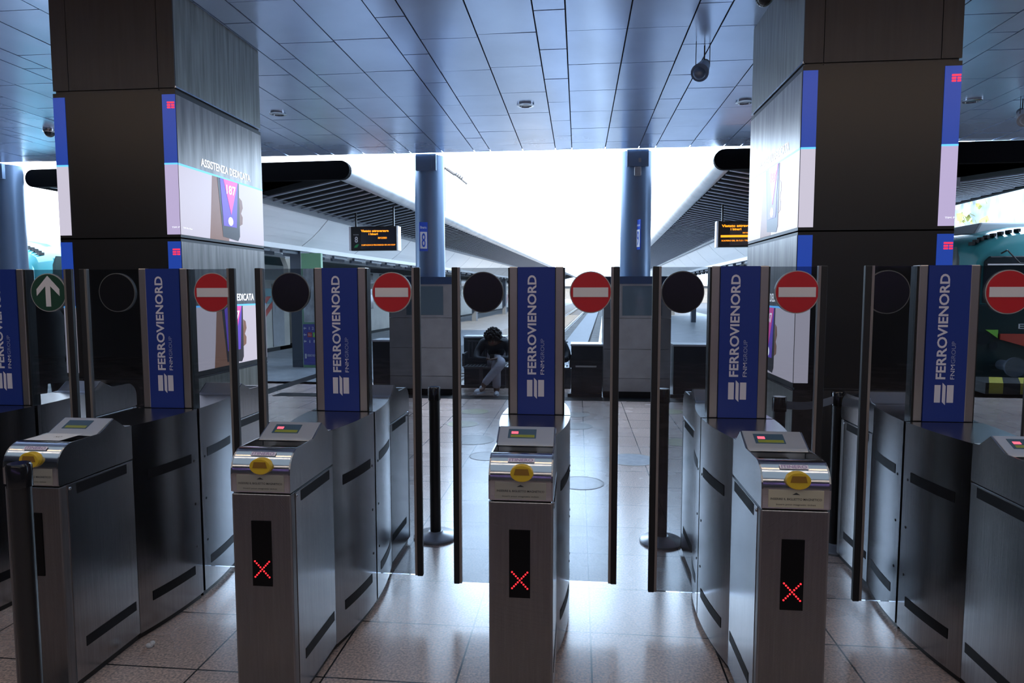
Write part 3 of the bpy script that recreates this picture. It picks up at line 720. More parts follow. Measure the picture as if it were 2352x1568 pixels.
# =================================================================== TRACKS AND CANOPIES (platform frame)
for xa, lab in ((-3.78, 'left rail of the left track'), (-2.42, 'right rail of the left track'), (-.24, 'left rail of the right track, shining white'), (1.20, 'right rail of the right track beside the platform')):
    def rail(b):
        b.box(-.07, .07, 11.4, 140, -.82, -.80); b.box(-.012, .012, 11.4, 140, -.80, -.71); b.box(-.035, .035, 11.4, 140, -.71, -.68)
    tag(part('rail', 'rail', rail, RAILM, None, loc=LT(xa, 0, 0), rz=TH), lab, 'rail', 'steel rails of the two tracks')
for xc, nm in ((-3.10, 'left'), (.48, 'right')):
    def sleepers(b):
        for k in range(90):
            y = 12 + k*.62; b.box(xc-1.2, xc+1.2, y, y+.22, -.96, -.82)
    st = part('sleepers', None, sleepers, CONC, None, rz=TH); st['kind'] = 'stuff'; tag(st, 'concrete sleepers in the ballast of the %s track' % nm, 'sleepers')
def path(b):
    for k in range(70): b.box(-1.86, -.80, 12+k*1.0, 12.985+k*1.0, -.84, -.76)
tag(part('plank_path', None, path, PLANK, None, rz=TH), 'dark walkway of slabs between the two tracks', 'walkway')

def canopy(cx, flip, label):
    """cx = x of the tube edge over the track; flip=-1: canopy extends to -x; symmetric about the pylon line"""
    P = empty('platform_canopy', LT(cx, 0, 0), label, 'canopy', 'platform canopies', TH)
    f = flip; y0, y1 = 10.45, 95.0
    ZT = 3.60; r = .15; W = 5.60; M = W/2
    for nm, x, tm in (('edge_tube', .02, TUBE), ('outer_tube', W, CANB)):
        part(nm, None, lambda b: b.tube((f*x, y0, ZT), (f*x, y1, ZT), r, n=28), tm, P, smooth=True)
    def fas(b):
        n = 10; pts = []
        for i in range(n+1):
            t = -math.pi/2 + math.pi*i/n; pts.append((r*math.cos(t), ZT + r*math.sin(t)))
        for i in range(n+1):
            t = math.pi/2 + math.pi*i/n; pts.append((-W + r*math.cos(t), ZT + r*math.sin(t)))
        if f > 0: pts = [(-a, z) for a, z in pts]
        b.prism(pts, 'y', y0-.10, y0)
    part('end_fascia', None, fas, CANB, P)
    def roof(b):
        b.box(*sorted((f*.05, f*(W-.05))), y0, y1, ZT+.02, ZT+.13)
    part('roof_deck', None, roof, CANB, P)
    for g, nm in ((0, 'track_side'), (1, 'far_side')):
        def X(x): return f*(x if g == 0 else W-x)
        bx_ = 1.48 if g == 0 else 2.30
        vx0, vx1 = (1.55, 2.20) if g == 0 else (2.36, 2.62)
        def under(b):
            b.add([(X(.10), y0, ZT-.02), (X(bx_+.02), y0, 3.27), (X(bx_+.02), y1, 3.27), (X(.10), y1, ZT-.02)], [(0,1,2,3)])
        part('black_lining', None, under, CANB, P)
        def slats(b):
            y = y0+.12
            while y < 78:
                st_ = .36 if y < 50 else .72
                b.add([(X(.12), y, ZT-.13), (X(bx_), y, 3.20), (X(bx_), y+.06, 3.20), (X(.12), y+.06, ZT-.13),
                       (X(.12), y, ZT-.11), (X(bx_), y, 3.22), (X(bx_), y+.06, 3.22), (X(.12), y+.06, ZT-.11)],
                      [(0,1,2,3),(4,7,6,5),(0,4,5,1),(2,6,7,3)])
                y += st_
        sl = part('soffit_slats', None, slats, SLAT, P); sl['kind'] = 'stuff'
        part('gutter_beam', ('gb', f, g), lambda b: b.box(*sorted((X(bx_), X(bx_+.08))), y0, y1, 3.14, 3.27), mat('beam_grey', (.25, .26, .28), .5), P)
        def vault(b):
            n = 8; pts = []
            for i in range(n+1):
                t = i/n; pts.append((X(vx0 + (vx1-vx0)*t), 3.17 - .59*t - .05*math.sin(math.pi*t)))
            y = y0
            while y < 90:
                for i in range(n):
                    a, c = pts[i], pts[i+1]; q = .012 if i % 2 else 0
                    b.add([(a[0], y, a[1]), (c[0], y, c[1]+q*.2), (c[0], y+2.96, c[1]+q*.2), (a[0], y+2.96, a[1]),
                           (a[0], y, a[1]+.04), (c[0], y, c[1]+.04), (c[0], y+2.96, c[1]+.04), (a[0], y+2.96, a[1]+.04)],
                          [(0,1,2,3),(4,7,6,5),(0,4,5,1),(2,6,7,3)])
                y += 3.0
        part('white_vault', None, vault, SOFFIT, P)
        part('gutter_edge', ('ge2', f, g), lambda b: b.box(*sorted((X(vx1-.02), X(vx1+.06))), y0, y1, 2.50, 2.60), SOFFIT, P)
        def lamps(b):
            y = y0+1
            while y < 80: b.box(*sorted((X(vx1+.06), X(vx1+.12))), y, y+.8, 2.43, 2.50); y += 1.3
        lr = part('lamp_row', None, lamps, PYLON, P); lr['kind'] = 'stuff'
    for k, y in enumerate((13.44, 24.2, 35.2, 45.9, 56.5, 67)):
        part('pylon', ('pyl', f), lambda b: b.box(-.12, .12, 0, .42, 0, 2.62), PYLON, P, loc=(f*(2.33 if k == 0 else M), y, 0))
    part('centre_beam', ('phb', f), lambda b: b.box(*sorted((f*2.26, f*2.9)), y0+.2, y1, 2.62, 3.3), PYLON, P)
    return P
canopy(-4.26, -1, 'platform canopy with rounded black end on the left of the tracks')
canopy(1.735, 1, 'platform canopy with rounded black end on the right of the tracks')

def board(xl, yl, label, lines, num, hang=(.80, .92)):
    P = empty('departure_board', LT(xl, yl, 2.50), label, 'display board', 'hanging departure boards', TH)
    K = .84
    part('case', 'bcase', lambda b: b.box(-.60*K, .60*K, -.08, .08, 0, .60*K), BLACK, P, .006)
    for q, n_ in ((-1, hang[0]), (1, hang[1])):
        part('hanger', ('bhang', q, n_), lambda b: b.box(*sorted((q*.40, q*.43)), -.02, .02, .60*K, n_), BLACK, P)
        part('side_cover', ('bcov', q), lambda b: b.box(*sorted((q*.60*K, q*.64*K)), -.10, .10, 0, .60*K), SWHITE, P)
    part('screen', 'bscr', lambda b: b.box(-.34*K, .57*K, -.084, -.08, .04*K, .56*K), mat('board_screen', (.02,.02,.03), .2) if 'bscr' not in CACHE else None, P)
    def t(b):
        for s, x, z, W, H, bo in lines: add_text(b, s, (x*K, -.086, z*K), (1,0,0), (0,0,1), W*K, H*K, bo)
    part('amber_text', None, t, AMBER, P)
    def nb(b):
        if num: add_text(b, num, (-.50*K, -.0845, .20*K), (1,0,0), (0,0,1), .085*K, .15*K, .02)
        add_text(b, 'BINARIO', (-.53*K, -.0845, .385*K), (1,0,0), (0,0,1), .14*K, .025*K, .0)
    if num: part('platform_number', None, nb, SWHITE, P)
    if num: part('leaf_emblem', 'bleaf', lambda b: b.prism([(x*K, z*K) for x, z in [(-.52,.07),(-.44,.08),(-.39,.16),(-.44,.16),(-.50,.12)]], 'y', -.0845, -.081), mat('leaf_green', (.02,.25,.08), .4), P)
BX = [('Vietato attraversare', -.33, .46, .72, .06, .03), ('i binari', -.13, .385, .24, .055, .03), ('30/12/2021', .11, .29, .23, .045, .02), ('E LIMITAZIONI DI PERCORRENZA PER UNO SCIOP', -.32, .12, .88, .035, .01)]
board(-4.86, 13.6, 'hanging amber departure board number 8 under the left canopy', BX, '8')
board(2.68, 13.6, 'hanging amber departure board cut off by the right pillar',
      [('Vietato attraversare', -.52, .46, .84, .06, .03), ('i binari', -.32, .385, .24, .055, .03), ('30/12/2021', -.05, .31, .23, .03, .02), ('==========================', -.54, .225, .98, .05, .06), ('SCIOPERO DEL 30.12.21 / TRENI POTREBBERO', -.52, .13, .95, .035, .01)], '', (.84, .71))

# catenary arm in the sky
cp = empty('catenary_arm', (-8.0, 40, 7.9), 'thin overhead line bracket against the white sky', 'overhead line')
part('mast', None, lambda b: b.box(-.5, -.1, -.15, .15, -8.3, 1.4), RUBBER, cp)
part('base_arm', None, lambda b: b.tube((-.2, 0, 1.2), (.05, 0, 1.08), .06), RUBBER, cp)
part('arm', None, lambda b: (b.tube((0, 0, 1.1), (.5, 0, .75), .09), b.tube((.6, 0, .7), (1.25, 0, .18), .06)), RUBBER, cp)
part('insulator', None, lambda b: [b.tube((.55+.12*i, 0, .78-.08*i), (.60+.12*i, 0, .75-.08*i), .11) for i in range(4)], RUBBER, cp)

# platform info totem beside the pylon (left)
it = empty('info_totem', LT(-6.22, 13.45, 0), 'green-framed map panel with blue lower part on the left pylon', 'information panel', None, TH)
part('frame', None, lambda b: b.prism([(-.36,0),(.36,0),(.36,2.45),(-.36,2.45)], 'y', -.05, .05), LIMEG, it, .01)
part('map_sheet', None, lambda b: b.box(-.30, .30, -.056, -.05, .98, 2.12), MAPP, it)
part('direction_panel', None, lambda b: b.box(-.34, .34, -.058, -.05, .06, .94), PURPLE, it)
part('red_badge', None, lambda b: b.box(-.17, -.02, -.062, -.058, .66, .76), SC_RED if False else TRED, it)
part('green_badge', None, lambda b: b.box(.02, .16, -.062, -.058, .66, .76), KGREEN, it)
def ip(b):
    yy = -.0622
    add_text(b, 'R1', (-.14, yy-.0005, .68), (1,0,0), (0,0,1), .09, .06, .01); add_text(b, 'A', (.06, yy-.0005, .68), (1,0,0), (0,0,1), .05, .06, .01)
    for z in (.82, .68, .54):
        b.add([(-.32, yy+.003, z+.03), (-.28, yy+.003, z+.065), (-.28, yy+.003, z-.005)], [(0, 2, 1)])
        b.box(-.28, -.22, yy+.002, yy+.003, z+.02, z+.04)
    for z, s in ((.82, '1 2 3'), (.54, 'i P')): add_text(b, s, (-.12, yy+.003, z), (1,0,0), (0,0,1), .3, .06, .01)
    add_text(b, 'FERROVIENORD', (-.20, yy+.003, .24), (1,0,0), (0,0,1), .44, .05, .01)
    b.box(-.29, -.23, yy+.002, yy+.003, .2, .3)
part('panel_print', None, ip, SWHITE, it)

for ch in it.children: ch.scale = (.62, 1, 1)
# kiosk on the right platform
kx = empty('ticket_validator_column', LT(3.95, 24.5, 0), 'slim blue column with green band on the sunny right platform', 'validator')
part('body', None, lambda b: b.box(-.22, .22, -.2, .2, 0, 1.65), KIOSK, kx, .01)
part('green_band', None, lambda b: b.box(-.225, .225, -.205, .205, 1.15, 1.40), KGREEN, kx)
pst = empty('poster_stand', LT(-8.6, 20.0, 0), 'white framed notice stand on the left platform behind the pier', 'notice stand', None, TH)
part('frame', None, lambda b: (b.box(-.5,.5,-.04,.04,.35,1.9), b.box(-.5,-.44,-.04,.04,0,.35), b.box(.44,.5,-.04,.04,0,.35)), SWHITE, pst)
part('poster', None, lambda b: b.box(-.42,.42,-.048,-.04,.45,1.8), TYEL, pst)

# =================================================================== TRAINS
def cab(cx, cy, label, number):
    P = empty('train_cab', (cx, cy, 0), label, 'train', None, TH)
    # cross sections along y: (y, half width, z of shoulder, z of top)
    def sec(y, hw, zs, zt, z0=-.15):
        pts = [(-hw, z0), (-hw, zs)]
        for i in range(1, 10):
            t = math.pi*i/10; pts.append((-hw*math.cos(t), zs + (zt-zs)*math.sin(t)))
        pts += [(hw, zs), (hw, z0)]
        return [(x, y, z) for x, z in pts]
    S = [sec(0.0, 1.34, 2.15, 2.50), sec(.08, 1.39, 2.28, 2.68), sec(.45, 1.42, 2.34, 2.80), sec(1.2, 1.45, 2.36, 2.88), sec(2.0, 1.46, 2.36, 2.90), sec(26, 1.46, 2.36, 2.90)]
    def loft(b, S, lo=None):
        n = len(S[0]); vs = [p for s in S for p in s]
        fs = []
        for k in range(len(S)-1):
            for i in range(n-1): fs.append((k*n+i, k*n+i+1, (k+1)*n+i+1, (k+1)*n+i))
        b.add(vs, fs)
        b.add(S[0], [tuple(range(n))]); b.add(S[-1], [tuple(range(n))])
    part('body', None, lambda b: loft(b, S), TEAL, P, smooth=True)
    part('roof', None, lambda b: b.prism([(-1.0,2.62),(1.0,2.62),(.85,2.93),(-.85,2.93)], 'y', .9, 25), TROOF, P, .04)
    part('lower_front', None, lambda b: b.box(-1.33, 1.33, -.03, .3, -.1, 1.40), TEALD, P, .03)
    for q in (-1, 1):
        def side(b):
            b.box(*sorted((q*1.40, q*1.475)), 1.2, 25, -.1, 1.0)
        part('side_skirt', None, side, TEALD, P)
        [part('side_window', None, lambda b: b.box(*sorted((q*1.45, q*1.468)), y, y+1.2, 1.35, 1.95), TGLASS, P) for y in (3.2, 5.0, 6.8, 8.6)]
        part('corner_post', None, lambda b: b.add([(q*1.43, .50, 2.45), (q*1.36, .05, 1.3), (q*1.425, .45, 1.3), (q*1.45, 1.0, 2.45)], [(0,1,2,3)]), TEALD, P)
        for k in range(8):
            def vents(b):
                t = R(20 + k*6.5); x = q*1.40*math.cos(t); z = 2.33 + .40*math.sin(t)
                b.box(x-.022, x+.022, .16, .30, z-.01, z+.05)
            part('vent_slot', None, vents, UNDER, P)
        part('buffer', None, lambda b: (b.tube((q*.87, -.42, .33), (q*.87, 0, .33), .09, n=20), b.tube((q*.87, -.47, .33), (q*.87, -.42, .33), .17, n=24)), PYLON, P, smooth=True)
        [part('headlight', None, lambda b: b.disc_y(q*hx_, -.06, hz_, hr_, .04), TGLASS, P) for hx_, hz_, hr_ in ((1.20, .80, .12), (1.02, .66, .07))]
        part('green_corner', None, lambda b: b.prism(([(q*.95, .80), (q*1.15, .95), (q*.95, .95)]), 'y', -.05, -.03), KGREEN, P)
    part('windscreen', None, lambda b: b.prism([(-1.22,1.42),(1.22,1.42),(1.22,2.16),(1.14,2.25),(-1.14,2.25),(-1.22,2.16)], 'y', -.05, .14), TGLASS, P, .02)
    part('sill_line', None, lambda b: b.box(-1.18, 1.18, -.06, -.05, 2.09, 2.115), SWHITE, P)
    part('wiper', None, lambda b: (b.tube((-.90, -.10, 2.35), (-.70, -.12, 2.12), .012, n=8), b.tube((-.70, -.12, 2.12), (.0, -.12, 2.06), .010, n=8), b.tube((-.90, -.10, 2.35), (-.94, -.0, 2.30), .014, n=8)), BLACK, P)
    part('red_bumper', None, lambda b: b.prism([(-.92,.88),(.92,.88),(.92,.78),(.3,.60),(-.3,.60),(-.92,.78)], 'y', -.07, -.03), TRED, P)
    part('undercarriage', None, lambda b: b.box(-1.1, 1.1, .05, 25, -.9, -.1), UNDER, P)
    part('coupling_box', None, lambda b: (b.box(-.30, .30, -.22, -.03, .10, .50), b.box(-.12, .12, -.5, -.2, .15, .4)), PYLON, P, .01)
    part('warning_triangle', None, lambda b: b.prism([(-.20,.26),(-.06,.26),(-.13,.39)], 'y', -.225, -.22), HY, P)
    if number:
        part('running_number', None, lambda b: add_text(b, number, (-.62, -.035, .97), (1,0,0), (0,0,1), .62, .09, .01), SWHITE, P)
    return P
cab(8.36, 12.5, 'turquoise train front with red bumper at the right edge', 'EA 750')
cab(-13.33, 13.6, 'turquoise train front beyond the left pillar', '')

def coach(y0, L, label, cabend):
    P = empty('train_coach', LT(-9.15, y0, 0), label, 'train', 'double-deck train coaches', TH)
    def prof(b):
        pts = [(0, .08), (0, 2.35), (-.10, 2.62), (-.35, 2.85), (-.9, 3.0), (-1.9, 3.0), (-2.45, 2.85), (-2.7, 2.62), (-2.8, 2.35), (-2.8, .08)]
        b.prism(pts, 'y', 0, L)
    part('body', ('cb', L), prof, TCREAM, P, smooth=True)
    part('upper_band', ('cu', L), lambda b: (b.prism([(.008, 1.95), (.008, 2.36), (-.10, 2.63), (-.12, 2.60), (-.02, 1.95)], 'y', .3, L-.3)), TEALD, P)
    part('roof_skin', ('cr', L), lambda b: b.prism([(-.06,2.61),(-.33,2.87),(-.9,3.03),(-1.9,3.03),(-2.4,2.88),(-1.5,2.6)], 'y', 0, L), TROOF, P)
    part('lower_band', ('cl', L), lambda b: b.box(0, .01, .3, L-.3, 1.30, 1.72), TYEL if False else TEAL, P)
    for k in range(int((L-3)/1.9)):
        y = 1.6 + 1.9*k
        part('upper_window', 'cuw', lambda b: b.box(-.03, .016, 0, 1.1, 2.02, 2.33), TGLASS, P, loc=(0, y, 0), bevel=.004)
        part('lower_window', 'clw', lambda b: b.box(-.03, .016, 0, 1.1, .95, 1.50), TGLASS, P, loc=(0, y, 0), bevel=.004)
    def stripes(b):
        for k, a in enumerate((0, .5)):
            b.prism([(L-3.2+a, .2), (L-2.95+a, .2), (L-1.05+a, 1.5), (L-1.3+a, 1.5)], 'x', .004, .013)
    st2 = part('red_stripe', ('cst', L), stripes, TRED, P)
    part('door_leaf', ('cdl', L), lambda b: (b.box(-.02, .018, L-1.0, L-.35, .1, 1.85), b.box(-.01, .022, L-.85, L-.5, 1.05, 1.7)), STONE, P)
    part('bogie', ('cbo', L), lambda b: b.box(-2.5, -.05, .5, L-.5, -.75, .1), UNDER, P)
coach(14.3, 3.9, 'near coach of the double-deck train with red diagonal stripes', False)
coach(18.75, 22, 'following coach of the double-deck train beyond the pylon', False)
coach(41.2, 22, 'farthest coach of the double-deck train', False)

# hazard striped kerb before the right train
hz = empty('hazard_kerb', (6.95, 11.9, 0), 'black and yellow striped kerb below the train at the right edge', 'kerb', None, R(-6))
part('block', None, lambda b: b.prism([(-.4,0),(4.2,0),(4.2,.18),(-.4,.18)], 'y', -.8, 0), UNDER, hz)
def hs(b):
    for k in range(10):
        x = -.35 + k*.44
        b.add([(x, -.8, .182), (x+.20, -.8, .182), (x+.55, 0, .182), (x+.35, 0, .182)], [(0,1,2,3)])
        b.add([(x, -.803, 0.01), (x+.20, -.803, 0.01), (x+.20, -.803, .18), (x, -.803, .18)], [(0,1,2,3)])
part('yellow_stripes', None, hs, HY, hz)

# =================================================================== FAR SURROUNDINGS
RW = mat('weathered_wall', (.27, .31, .33), .8, noise=(1.4, .35, (1, 1, .5)))
struct(part('wall_outer', None, lambda b: b.box(18, 18.6, 14, 90, -1, 9), RW, None, rz=TH))
def ivy(b):
    for _ in range(900):
        y = random.uniform(34, 60); z = random.uniform(2.2, 8)
        c = Vector((17.9 - random.uniform(0, .35), y, z)); r = random.uniform(.12, .3)
        a = Vector((random.uniform(-.4, .4), random.uniform(-1, 1), random.uniform(-1, 1))).normalized()*r
        d = Vector((random.uniform(-.4, .4), random.uniform(-1, 1), random.uniform(-1, 1))).normalized()*r
        b.add([c-a, c-d, c+a, c+d], [(0,1,2,3)])
iv = part('ivy', None, ivy, mat('autumn_ivy', (.30, .28, .07), .7, noise=(2, .6)), None, rz=TH); iv['kind'] = 'stuff'; tag(iv, 'yellow and green ivy on the bright wall beyond the right pillar', 'ivy')
bl = empty('office_building', LT(-38, 48, 0), 'bright white building seen left of the left pillar', 'building', None, TH)
part('walls', None, lambda b: b.box(-14, 14, 0, 12, -1, 16), mat('white_render', (.75, .76, .78), .7), bl)
for k in range(9):
    for j in range(3):
        part('window', 'ow', lambda b: b.box(-.7, .7, -.06, 0, 0, 1.9), mat('pale_glass', (.45, .55, .62), .2) if 'ow' not in CACHE else None, bl, loc=(-12+3*k, 0, 4+3.6*j))
fc = empty('far_canopy', LT(-17.5, 0, 0), 'grey canopy tube and slats above the left turquoise train', 'canopy', None, TH)
part('edge_tube', None, lambda b: b.tube((0, 22, 4.05), (0, 90, 4.05), .28, n=20), TUBE, fc, smooth=True)
part('slat_soffit', None, lambda b: [b.box(.2+.32*k, .32+.32*k, 22, 90, 3.62, 3.68) for k in range(9)] and b.box(0.1, 3.2, 22, 90, 3.70, 3.9), SLAT, fc)
[part('pylon', None, lambda b: b.box(1.6, 2.0, y, y+.4, 0, 3.6), PYLON, fc) for y in (26, 38, 50)]
fb = empty('distant_train_shed', LT(3, 145, -1), 'hazy low building at the end of the tracks', 'building', None, TH)
part('hall', None, lambda b: b.box(-22, 22, 0, 6, 0, 3.6), CONC, fb)
part('roof', None, lambda b: b.prism([(-23,3.6),(23,3.6),(0,5.0)], 'y', -1, 7), TROOF, fb)

# =================================================================== PEOPLE AND BENCH
def skin_body(name, chain_pts, edges, radii, mm, parent, root=0, sub=2):
    me = bpy.data.meshes.new(name); me.from_pydata(chain_pts, edges, []); me.materials.append(mm)
    o = bpy.data.objects.new(name, me); COL.objects.link(o); o.parent = parent
    md = o.modifiers.new('skin', 'SKIN'); md.use_smooth_shade = True
    sv = me.skin_vertices[0].data if me.skin_vertices else None
    if sv is None:
        bm = bmesh.new(); bm.from_mesh(me); bm.verts.layers.skin.verify(); bm.to_mesh(me); bm.free(); sv = me.skin_vertices[0].data
    for i, r in enumerate(radii):
        r = r if isinstance(r, tuple) else (r, r)
        sv[i].radius = r; sv[i].use_root = (i == root)
    s = o.modifiers.new('sub', 'SUBSURF'); s.levels = sub; s.render_levels = sub
    return o
class Rig:
    """joints, bones and radii of one continuous figure"""
    def __init__(r): r.v = []; r.e = []; r.r = []
    def chain(r, start, pts):
        prev = start
        for p, rad in pts:
            r.v.append(p); r.r.append(rad)
            if prev is not None: r.e.append((prev, len(r.v)-1))
            prev = len(r.v)-1
        return prev
def add_hand(rg, wrist, w, d, side_, curl):
    """palm, four unequal fingers and a thumb from the palm side; w wrist point, d pointing direction, side_ across the palm"""
    w = Vector(w); d = Vector(d).normalized(); sv = Vector(side_).normalized(); dn = Vector(curl)
    palm = rg.chain(wrist, [(tuple(w+d*.045), (.032, .020))])
    for i, L in enumerate((.060, .070, .066, .052)):
        o_ = sv*(-.027+.018*i)
        rg.chain(palm, [(tuple(w+d*.085+o_), .0105), (tuple(w+d*(.085+L*.55)+o_+dn*.3), .009), (tuple(w+d*(.085+L*.8)+o_+dn), .008)])
    rg.chain(palm, [(tuple(w+d*.05-sv*.04), .012), (tuple(w+d*.085-sv*.05+dn*.4), .010)])
def face(P, c, tilt=0.0):
    E_ = []
    for q in (-1, 1):
        E_.append(part('ear', None, lambda b: b.sphere((c[0]+q*.082, c[1]+.01, c[2]), .019, 6, (.5, 1, 1.4)), SKIN, P, smooth=True))
        E_.append(part('eye', None, lambda b: b.sphere((c[0]+q*.031, c[1]-.083, c[2]+.008), .009, 6), HAIR, P, smooth=True))
    part('mouth', None, lambda b: b.box(c[0]-.022, c[0]+.022, c[1]-.090, c[1]-.080, c[2]-.056, c[2]-.050), TRED, P)
def person_seated(x, y, label, trousers, curly, mirror=1, stripes=False, rz=0.0):
    P = empty('person', (x, y, 0), label, 'person', None, rz); k = mirror
    legs = {'a': [((k*.07,.18,.50),.10),((k*.06,-.10,.47),.085),((k*.06,-.17,.44),.085),((k*.07,-.16,.26),.075),((k*.07,-.15,.10),.07)],
            'b': [((k*.02,.15,.54),.10),((k*.13,-.10,.54),.085),((k*.15,-.18,.50),.08),((k*.0,-.22,.33),.07),((-k*.13,-.24,.17),.06)]}
    arms = {-k: [((-k*.19,.18,.79),.09),((-k*.275,.14,.66),.072),((-k*.265,.0,.55),.06),((-k*.08,-.09,.57),.035)],
            k: [((k*.19,.18,.79),.09),((k*.265,.14,.66),.072),((k*.255,.0,.56),.06),((k*.08,-.10,.58),.035)]}
    spine = [((0,.42,.50),(.16,.13)),((0,.36,.62),(.15,.11)),((0,.27,.74),(.17,.11)),((0,.17,.81),(.17,.11))]
    G_ = Rig(); sp_ = G_.chain(None, [(p, (r_[0]*.66, r_[1]*.66)) for p, r_ in spine])
    nk = G_.chain(sp_, [((0,.10,.835), .045), ((0,.045,.87), (.068, .080)), ((0,.0,.90), (.085, .095))])
    G_.chain(nk-1, [((0,-.07,.845), .030), ((0,-.092,.838), .014)])
    for q, ch in arms.items():
        e_ = G_.chain(sp_, [(p, r_*.6) for p, r_ in ch]); add_hand(G_, e_, ch[-1][0], (-q*.6, -1, .1), (q, -.5, .2), (0, -.01, -.015))
    for n_, ch in legs.items():
        e_ = G_.chain(0, [(p, r_*.8) for p, r_ in ch]); lp = ch[-1][0]
        G_.chain(e_, [((lp[0], lp[1]-.03, lp[2]-.06), .035), ((lp[0]+(0 if n_ == 'a' else -k*.05), lp[1]-.12, lp[2]-.07), .028)])
    skin_body('body', G_.v, G_.e, G_.r, SKIN, P)
    J = Rig(); sp_ = J.chain(None, spine); J.chain(sp_, [((0,.10,.84), .095)])
    for q, ch in arms.items(): J.chain(sp_, ch)
    skin_body('jacket', J.v, J.e, J.r, JACKET, P)
    T_ = Rig(); T_.chain(None, [((0,.42,.49), (.15,.12))])
    for n_, ch in legs.items(): T_.chain(0, ch)
    skin_body('trousers', T_.v, T_.e, T_.r, trousers, P)
    face(P, (0, .0, .875))
    def hair(b):
        rr = .112 if curly else .104
        b.sphere((0, .02 if curly else .045, .925), rr, 12, (1.05, 1.0, .95))
        if curly:
            rnd = random.Random(3)
            for _ in range(340):
                a = rnd.uniform(0, 2*math.pi); e = rnd.uniform(-.45, 1.5)
                d = Vector((math.cos(a)*math.cos(e), math.sin(a)*math.cos(e), math.sin(e)))
                if d.z < -.30: continue
                c = Vector((0, -.005, .925)) + d*(.125 + rnd.uniform(-.008, .018))
                b.sphere(tuple(c), rnd.uniform(.012, .022), 3)
    part('hair', None, hair, HAIR, P)
    def shoe(b, x_, y_, z_, dx):
        b.sphere((x_, y_-.06, z_+.04), .05, 8, (.8, 2.3, .8)); b.sphere((x_, y_+.02, z_+.07), .042, 8, (.9, 1.2, 1.2))
        b.box(x_-.04, x_+.04, y_-.16, y_+.06, z_, z_+.02)
    part('shoe', None, lambda b: shoe(b, k*.075, -.17, 0, 0), SHOE, P, smooth=True)
    part('shoe', None, lambda b: shoe(b, 0, 0, 0, 0), SHOE, P, smooth=True, loc=(-k*.16, -.27, .05), rz=-k*.5)
    part('phone', None, lambda b: b.box(-.035, .035, -.16, -.150, .575, .655), BLACK, P, .003)
    if stripes: part('sleeve_stripes', None, lambda b: [b.box(.286+.0, .292, -.02+.03*i, -.008+.03*i, .50, .60) for i in range(3)], SWHITE, P)
    return P
person_seated(-1.35, 10.42, 'person with curly dark hair in dark jacket and light sweatpants bent over a phone', PANTS, True, 1)
person_seated(-.44, 10.42, 'person in dark clothes with striped sleeve seated mostly behind the central totem', JEANS, False, 1, True)

bn = empty('bench', (-1.00, 10.80, 0), 'perforated metal bench with backrests that the two people sit on', 'bench')
BENCHM = mat('bench_steel', (.10, .105, .12), .35, .8)
def perf(b, x0, x1, zc, y0, y1, vertical=False):
    n = 9
    for i in range(n):
        xa = x0 + (x1-x0)*i/n
        if vertical: b.box(xa, xa+(x1-x0)/n*.55, y0, y0+.008, zc-.14, zc+.14)
        else: b.box(xa, xa+(x1-x0)/n*.6, y0, y1, zc-.006, zc)
    if vertical: b.box(x0, x1, y0-.004, y0+.012, zc+.13, zc+.15); b.box(x0, x1, y0-.004, y0+.012, zc-.15, zc-.13)
    else: b.box(x0, x1, y0-.006, y0+.02, zc-.02, zc+.004); b.box(x0, x1, y1-.02, y1, zc-.02, zc+.004)
for i in range(3):
    x0 = -.85 + i*.58
    part('seat', ('bs', i), lambda b: perf(b, x0, x0+.52, .42, -.30, .10), BENCHM, bn)
    part('backrest', ('bb', i), lambda b: perf(b, x0, x0+.52, .66, .14, 0, True), BENCHM, bn)
for xx in (-.88, -.30, .28, .86):
    part('armrest', ('ba', xx), lambda b: (b.box(xx, xx+.03, -.25, .14, .60, .63), b.box(xx, xx+.03, -.25, -.22, .42, .60)), BENCHM, bn)
for xx in (-.6, .6):
    part('leg', ('bl', xx), lambda b: (b.box(xx-.03, xx+.03, -.06, .0, .0, .40), b.box(xx-.03, xx+.03, -.25, .20, 0, .03)), BENCHM, bn)
part('beam', None, lambda b: b.box(-.88, .88, -.06, .0, .36, .40), BENCHM, bn)

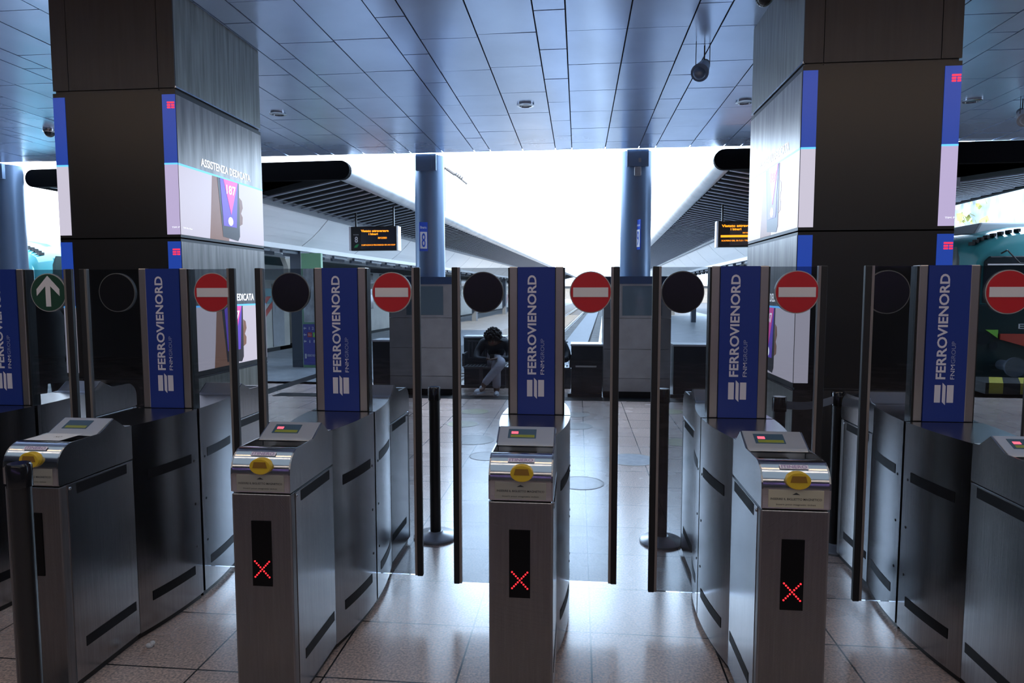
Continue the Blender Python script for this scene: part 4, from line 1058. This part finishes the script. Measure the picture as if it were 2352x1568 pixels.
# standing person in black behind the left glass
sp = empty('person', (-6.0, 6.9, 0), 'standing person in a long black coat behind the green arrow glass', 'person', None, R(60))
G_ = Rig(); t_ = G_.chain(None, [((0,0,.92),(.14,.10)), ((0,0,1.12),(.12,.09)), ((0,.01,1.34),(.15,.10)), ((0,.01,1.45),(.08,.07))])
hd_ = G_.chain(t_, [((0,-.005,1.54), .05), ((0,-.015,1.62), (.070,.080)), ((0,-.01,1.69), (.078,.090))])
G_.chain(hd_-1, [((0,-.085,1.61), .03), ((0,-.108,1.60), .014)])
J_ = Rig(); tj = J_.chain(None, [((0,0,1.12),(.16,.12)), ((0,.01,1.32),(.18,.12)), ((0,.01,1.44),(.10,.08))])
for q in (-1, 1):
    ch = [((q*.17,0,1.42),.065), ((q*.22,.02,1.15),.052), ((q*.21,-.05,.93),.042)]
    e_ = G_.chain(t_, [(p, r_*.75) for p, r_ in ch]); add_hand(G_, e_, ch[-1][0], (0, -.1, -1), (0, 1, 0), (-q*.012, -.008, .0))
    J_.chain(tj, ch)
    lg = [((q*.09,0,.86),.085), ((q*.10,.01*(q+1)-.01,.48),.06), ((q*.11,.035*(q+2),.10),.045)]
    e_ = G_.chain(0, lg); G_.chain(e_, [((q*.11,.035*(q+2)-.10,.04),.03)])
skin_body('body', G_.v, G_.e, G_.r, SKIN, sp)
skin_body('coat_sleeves', J_.v, J_.e, J_.r, COATB, sp)
TT = Rig(); TT.chain(None, [((0,0,.90),(.15,.11))])
for q in (-1, 1): TT.chain(0, [((q*.09,0,.84),.10), ((q*.10,.01*(q+1)-.01,.48),.075), ((q*.11,.035*(q+2),.09),.06)])
skin_body('trousers', TT.v, TT.e, TT.r, COATB, sp)
face(sp, (0, -.015, 1.64))
part('hair', None, lambda b: b.sphere((0, .018, 1.70), .102, 12, (.95, 1, 1.0)), HAIR, sp, smooth=True)
part('coat', None, lambda b: b.lathe([(.20, .62), (.19, .90), (.17, 1.12), (.19, 1.34), (.13, 1.46)], n=24), COATB, sp, smooth=True)
for q, yy in ((-1, .03), (1, .10)):
    part('shoe', None, lambda b: b.sphere((q*.11, yy-.06, .04), .05, 8, (.8, 2.4, .8)), BLACK, sp, smooth=True)
